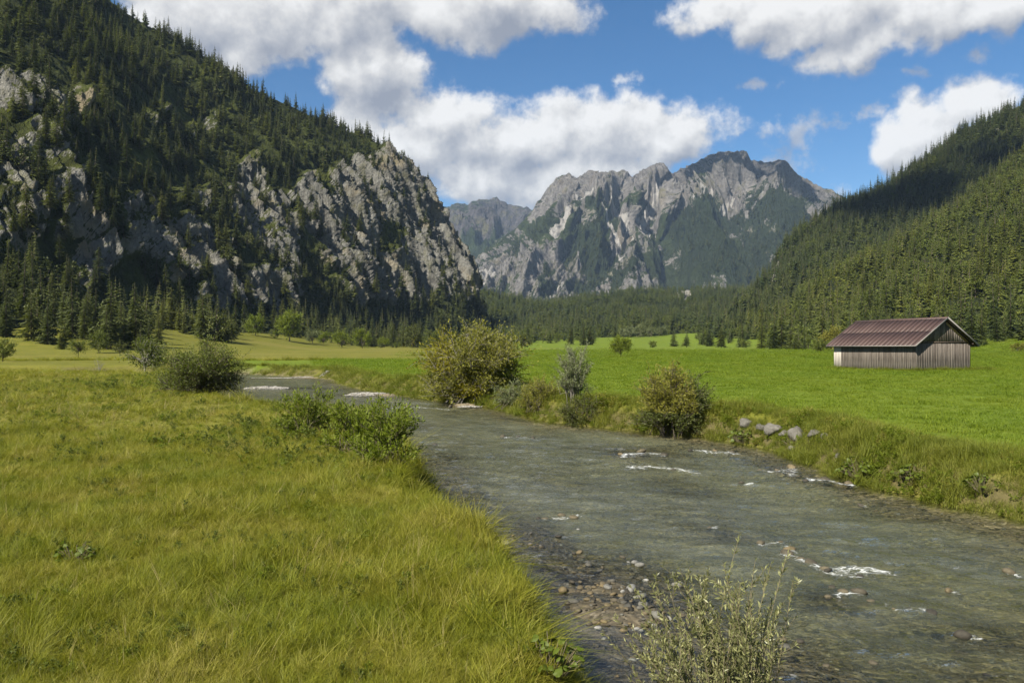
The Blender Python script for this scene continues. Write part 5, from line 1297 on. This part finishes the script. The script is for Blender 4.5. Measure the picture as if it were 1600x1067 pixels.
# pale gravel bars
PALE = proto_collection("pale_pebble_shape", [rock_mesh(f"pale_pebble_{i}", 960+i, 'pale_gravel', 1, 0.5, 0.3, 2) for i in range(4)])
def bar(px, py, rx, ry, n, label):
    x0, y0 = on_water(px, py); q = np.sqrt(r7.random(n)); a = r7.uniform(0, 6.28, n); x = x0+np.cos(a)*q*rx; y = y0+np.sin(a)*q*ry
    z = np.maximum(ground(x, y), water_z(y)-0.02)+0.05*(1-q); s = r7.uniform(0.10, 0.26, n)
    scatter("gravel_bar", PALE, np.stack([x, y, z], -1), np.stack([s, s, s*.8], -1), np.stack([0*x, 0*x, r7.uniform(0, 6.28, n)], -1), r7.integers(0, 4, n), label, 'gravel')
bar(570, 617, 1.6, 1.0, 700, 'small pale gravel bar in the middle of the river bend')
bar(415, 607, 2.0, 0.9, 800, 'long pale gravel bar in front of the leaning bush')
bar(455, 590.5, 4.5, 0.5, 600, 'thin pale gravel strip at the far bank of the bend')
bar(735, 635, 0.8, 0.25, 60, 'narrow pale gravel edge under the golden willow')

# ------------------------------------------------------------------ grass
def tuft(seed, n, H, spread, w, bend=0.5, mat='grass_left', seg=3, seeds=False):
    r = np.random.default_rng(seed); VV = []; FF = []; o = 0
    for i in range(n):
        b = np.array([r.normal()*spread, r.normal()*spread, -0.02]); h = H*r.uniform(0.45, 1.1); a = r.uniform(0, 6.28); q = bend*r.uniform(0.2, 1.3)
        d = np.array([math.cos(a), math.sin(a), 0])+np.array([0.15, 0.05, 0])*bend; s = np.array([-d[1], d[0], 0]); s /= np.linalg.norm(s)+1e-6
        for k in range(seg+1):
            t = k/seg; p = b+d*h*q*t*t+np.array([0, 0, h*(t-0.35*q*t*t)]); ww = w*(1-t**1.5)*0.5*r.uniform(0.8, 1.1)+0.0004
            VV += [p-s*ww, p+s*ww]
        for k in range(seg): FF.append((o+2*k, o+2*k+1, o+2*k+3, o+2*k+2))
        o += 2*(seg+1)
    return mk_mesh(f"{mat}_tuft_{seed}", np.array(VV), np.array(FF), [MAT[mat]], smooth=False)
GL = proto_collection("rough_grass_shape", [tuft(500+i, 42, [0.34, 0.46, 0.26, 0.56, 0.22, 0.40, 0.30, 0.62][i], [0.06, 0.07, 0.10, 0.05, 0.12, 0.08, 0.10, 0.04][i], [0.011, .009, .013, .008, .015, .009, .012, .007][i], [0.8, 1.3, 0.6, 0.6, 0.9, 1.7, 1.5, 0.7][i]) for i in range(8)])
GR = proto_collection("mown_grass_shape", [tuft(520+i, 36, [0.10, 0.13, 0.16][i], 0.12, 0.010, 0.7, 'grass_right', 2) for i in range(3)])
GB = proto_collection("bank_grass_shape", [tuft(540+i, 40, [0.50, 0.65, 0.40, 0.8][i], [0.10, 0.12, 0.15, 0.1][i], 0.011, [0.8, 0.7, 1.0, 0.5][i], 'grass_bank') for i in range(4)] +
                      [mk_mesh(f"bank_weed_{i}", *shrub(560+i, 0.6, 0.5, 7, 5, 8, leaf=0.055, lw=0.45, up=0.8, stem_r=0.004, base_r=0.12)[0], [MAT[['leaf_bright', 'leaf_olive', 'leaf_bright'][i]]], smooth=False) for i in range(3)])
r8 = np.random.default_rng(80)
def frustum_points(d0, d1, n, tmin=-0.72, tmax=0.72, p=1.0):
    d = (d0**(2-p)+(d1**(2-p)-d0**(2-p))*r8.random(n))**(1/(2-p)); t = r8.uniform(tmin, tmax, n)
    return t*d, d
def grass(name, coll, npick, x, y, keep, smin, smax, label, grow=0.0, lean=0.2, weed=None):
    z, dl, dr, ins, dep, k = ground(x, y, True); m = keep(x, y, dl, dr, ins, k)
    P = np.stack([x, y, z], -1)[m]; n = len(P); s = r8.uniform(smin, smax, n)*(1+grow*P[:, 1])
    s *= 0.8+0.5*sstep(-0.4, 0.5, fbm(P*[0.35, 0.35, 0], 2))
    wide = s*(1+0.02*P[:, 1])
    ang = 5.0*fbm(P*[0.45, 0.45, 0]+5, 3)+r8.normal(size=n)*1.1
    rot = np.stack([r8.normal(size=n)*lean, r8.normal(size=n)*lean, ang], -1)
    if weed is None: pk = r8.integers(0, npick, n)
    else:
        wsel = (fbm(P*[0.55, 0.55, 0]+33, 3) > weed[1]) & (r8.random(n) < 0.5)
        pk = np.where(wsel, r8.integers(weed[0], npick, n), r8.integers(0, weed[0], n))
    scatter(name, coll, P, np.stack([wide, wide, s], -1), rot, pk, label, 'grass'); print(name, n)
left_ok = lambda x, y, dl, dr, ins, k: (~ins) & (dl < dr+900*(dr > 900)) & (k > 0.30) & ((dl < dr) | (x < -20)) & ((y < 66) | (x < -30))
x, y = frustum_points(6.0, 26, 60000, -0.75, 0.12, 0.9); grass("grass_left_near", GL, 8, x, y, left_ok, 0.22, 0.55, 'rough yellow green hay grass on the near left bank', 0, 0.42)
x, y = frustum_points(26, 130, 26000, -0.72, 0.0, 0.8); grass("grass_left_far", GL, 8, x, y, left_ok, 0.24, 0.6, 'yellowish uncut grass on the farther left meadow', 0.004, 0.35)
bank_ok = lambda x, y, dl, dr, ins, k: (~ins) & (np.minimum(dl, dr) < 2.9+0.8*perlin(S3(x*.4, y*.4))) & (dr < dl) & (k > 0.05)
x, y = frustum_points(15, 64, 95000, -0.35, 0.72, 1.0); grass("grass_bank_right", GB, 7, x, y, bank_ok, 0.28, 0.62, 'tall mixed grass and weeds along the right river bank', 0.002, 0.25, (4, 0.05))
bank2 = lambda x, y, dl, dr, ins, k: (~ins) & (np.minimum(dl, dr) < 2.6) & (k > 0.05)
x, y = frustum_points(64, 112, 14000, -0.45, 0.1, 0.6); grass("grass_bank_far", GB, 4, x, y, bank2, 0.5, 0.8, 'tall grass fringing the far river bend')
edge_ok = lambda x, y, dl, dr, ins, k: (~ins) & (dl < 0.85) & (dl < dr) & (k > 0.02)
x, y = frustum_points(6, 60, 60000, -0.6, 0.12, 1.2); grass("grass_edge_left", GL, 6, x, y, edge_ok, 0.5, 0.95, 'long overhanging grass along the left bank edge', 0.0, 0.45)
right_ok = lambda x, y, dl, dr, ins, k: (~ins) & (dr < dl+0*x) & (dr > 1.8) & (dr < 900) | ((x > 12) & (dr > 1.8) & (~ins)) & (r8.random(len(x)) > sstep(110, 330, y)) | ((y > 104) & (r8.random(len(x)) < np.where(y < 135, sstep(-0.42, -0.28, x/y), sstep(-0.16, 0.0, x/y))) & (r8.random(len(x)) > sstep(110, 330, y)))
x, y = frustum_points(17, 330, 150000, -0.25, 0.74, 1.0); grass("grass_right", GR, 3, x, y, right_ok, 0.5, 0.9, 'short bright green mown grass on the right meadow', 0.0015, 0.2)
weed_ok = lambda x, y, dl, dr, ins, k: (~ins) & (dl < dr) & (k > 0.8) & (np.exp(-((x+7.5)/3.2)**2-((y-24)/3.5)**2)+np.exp(-((x+24)/6)**2-((y-57)/8)**2)*0.8+np.exp(-((x+4.5)/1.5)**2-((y-19.5)/2)**2) > r8.random(len(x)))
WD = proto_collection("weed_shape", [mk_mesh(f"meadow_weed_{i}", *shrub(580+i, 0.5, 0.4, 7, 5, 9, leaf=0.045, lw=0.4, up=0.7, stem_r=0.004, base_r=0.12)[0], [MAT[['leaf_bright', 'leaf_mid'][i]]], smooth=False) for i in range(2)])
x, y = frustum_points(15, 75, 7000, -0.6, 0.05, 0.7); grass("weeds", WD, 2, x, y, weed_ok, 0.45, 0.85, 'patches of leafy green weeds in the left meadow', 0.004)
# straw stalks and small broad-leaved weeds mixed into the hay meadow
SK = proto_collection("stalk_shape", [tuft(600+i, [7, 10, 5][i], [0.55, 0.42, 0.7][i], 0.10, 0.006, [0.5, 1.1, 0.35][i], 'straw') for i in range(3)])
x, y = frustum_points(6.0, 70, 5200, -0.75, 0.12, 1.0); grass("dry_stalks", SK, 3, x, y, left_ok, 0.30, 0.70, 'straw coloured dry stalks in the hay meadow', 0.004, 0.35)
x, y = frustum_points(6.0, 60, 9000, -0.75, 0.12, 1.0)
sp_ok = lambda x, y, dl, dr, ins, k: left_ok(x, y, dl, dr, ins, k) & (fbm(S3(x*0.6, y*0.6, 0*x+40), 3) > 0.12)
grass("clover", WD, 2, x, y, sp_ok, 0.25, 0.55, 'low clover and weeds between the hay grass', 0.003, 0.3)
# dry stalks at the barn foot
bxy = np.array([40.9, 80.5]); a20 = math.radians(20); ux = np.array([math.cos(a20), math.sin(a20)]); uy = np.array([-math.sin(a20), math.cos(a20)])
t1 = r8.uniform(-0.5, 12.2, 420); o1 = -np.abs(r8.normal(size=420))*0.35-0.1; t2 = r8.uniform(-0.5, 10.0, 420); o2 = -np.abs(r8.normal(size=420))*0.4-0.1
Q = np.concatenate([bxy+uy*t1[:, None]+ux*o1[:, None], bxy+ux*t2[:, None]+uy*o2[:, None]])
grass("grass_barn_foot", GB, 4, Q[:, 0], Q[:, 1], lambda x, y, dl, dr, ins, k: np.ones(len(x), bool), 0.2, 0.6, 'tall dry grass growing along the barn walls')

# ------------------------------------------------------------------ air
hz = box_mesh("haze", (-9500, -300, -40), (9500, 9000, 1330), 'cloud_vapour')
hz.materials.clear()
def m_haze():
    t = material('haze_air'); v = t.n('ShaderNodeVolumePrincipled')
    v.inputs['Color'].default_value = (0.50, 0.70, 1.0, 1); v.inputs['Density'].default_value = HAZE_DENSITY; v.inputs['Anisotropy'].default_value = 0.0
    t.out(v.outputs[0], 'Volume'); MAT['haze_air'].cycles.homogeneous_volume = True
HAZE_DENSITY = 3.2e-5
m_haze(); hz.materials.append(MAT['haze_air'])
link("haze", hz, kind='stuff', label='thin blue mountain haze', category='haze')

# ------------------------------------------------------------------ cumulus drifting over the valley behind and above the camera; they shade parts of the slopes
def cumulus(sx, sy, sz, rx, ry, alt, seed, label, n=46):
    """cloud whose shadow falls around (sx, sy, sz): bumpy puffs heaped on a flat base"""
    import bmesh
    r = np.random.default_rng(seed); k = (alt-sz)/math.tan(SUN_EL)
    c = np.array([sx+SUN_H[0]*k, sy+SUN_H[1]*k, alt])
    bm = bmesh.new(); bmesh.ops.create_icosphere(bm, subdivisions=3, radius=1.0)
    B = np.array([v.co[:] for v in bm.verts]); BF = np.array([[v.index for v in f.verts] for f in bm.faces]); bm.free()
    VV = []; FF = []
    for i in range(n):
        a = r.uniform(0, 6.28); q = math.sqrt(r.random()); p = np.array([math.cos(a)*q*rx, math.sin(a)*q*ry, 0])
        s = (0.22+0.20*(1-q))*min(rx, ry)*r.uniform(0.6, 1.2)
        W_ = B*s*(1+0.25*fbm(B*2+seed+i, 3)[:, None])*[1.25, 1.25, 0.7]+p
        W_[:, 2] = np.where(W_[:, 2] < 0, W_[:, 2]*0.25, W_[:, 2])
        VV.append(W_); FF.append(BF+len(B)*i)
    link("cloud", mk_mesh("cloud", np.concatenate(VV), np.concatenate(FF), [MAT['cloud_vapour']]), None, c, kind='stuff', label=label, category='cloud')
cumulus(-500, 600, 220, 150, 250, 1700, 1, 'cumulus cloud shading the left part of the cliff mountain')
cumulus(-250, 900, 250, 110, 80, 1650, 2, 'small cumulus cloud shading the crest above the pale cliff', 20)
cumulus(560, 1010, 190, 190, 130, 1650, 3, 'cumulus cloud shading the far right ridge')
cumulus(1300, 4150, 850, 380, 300, 2500, 4, 'cumulus cloud shading the right side of the massif')
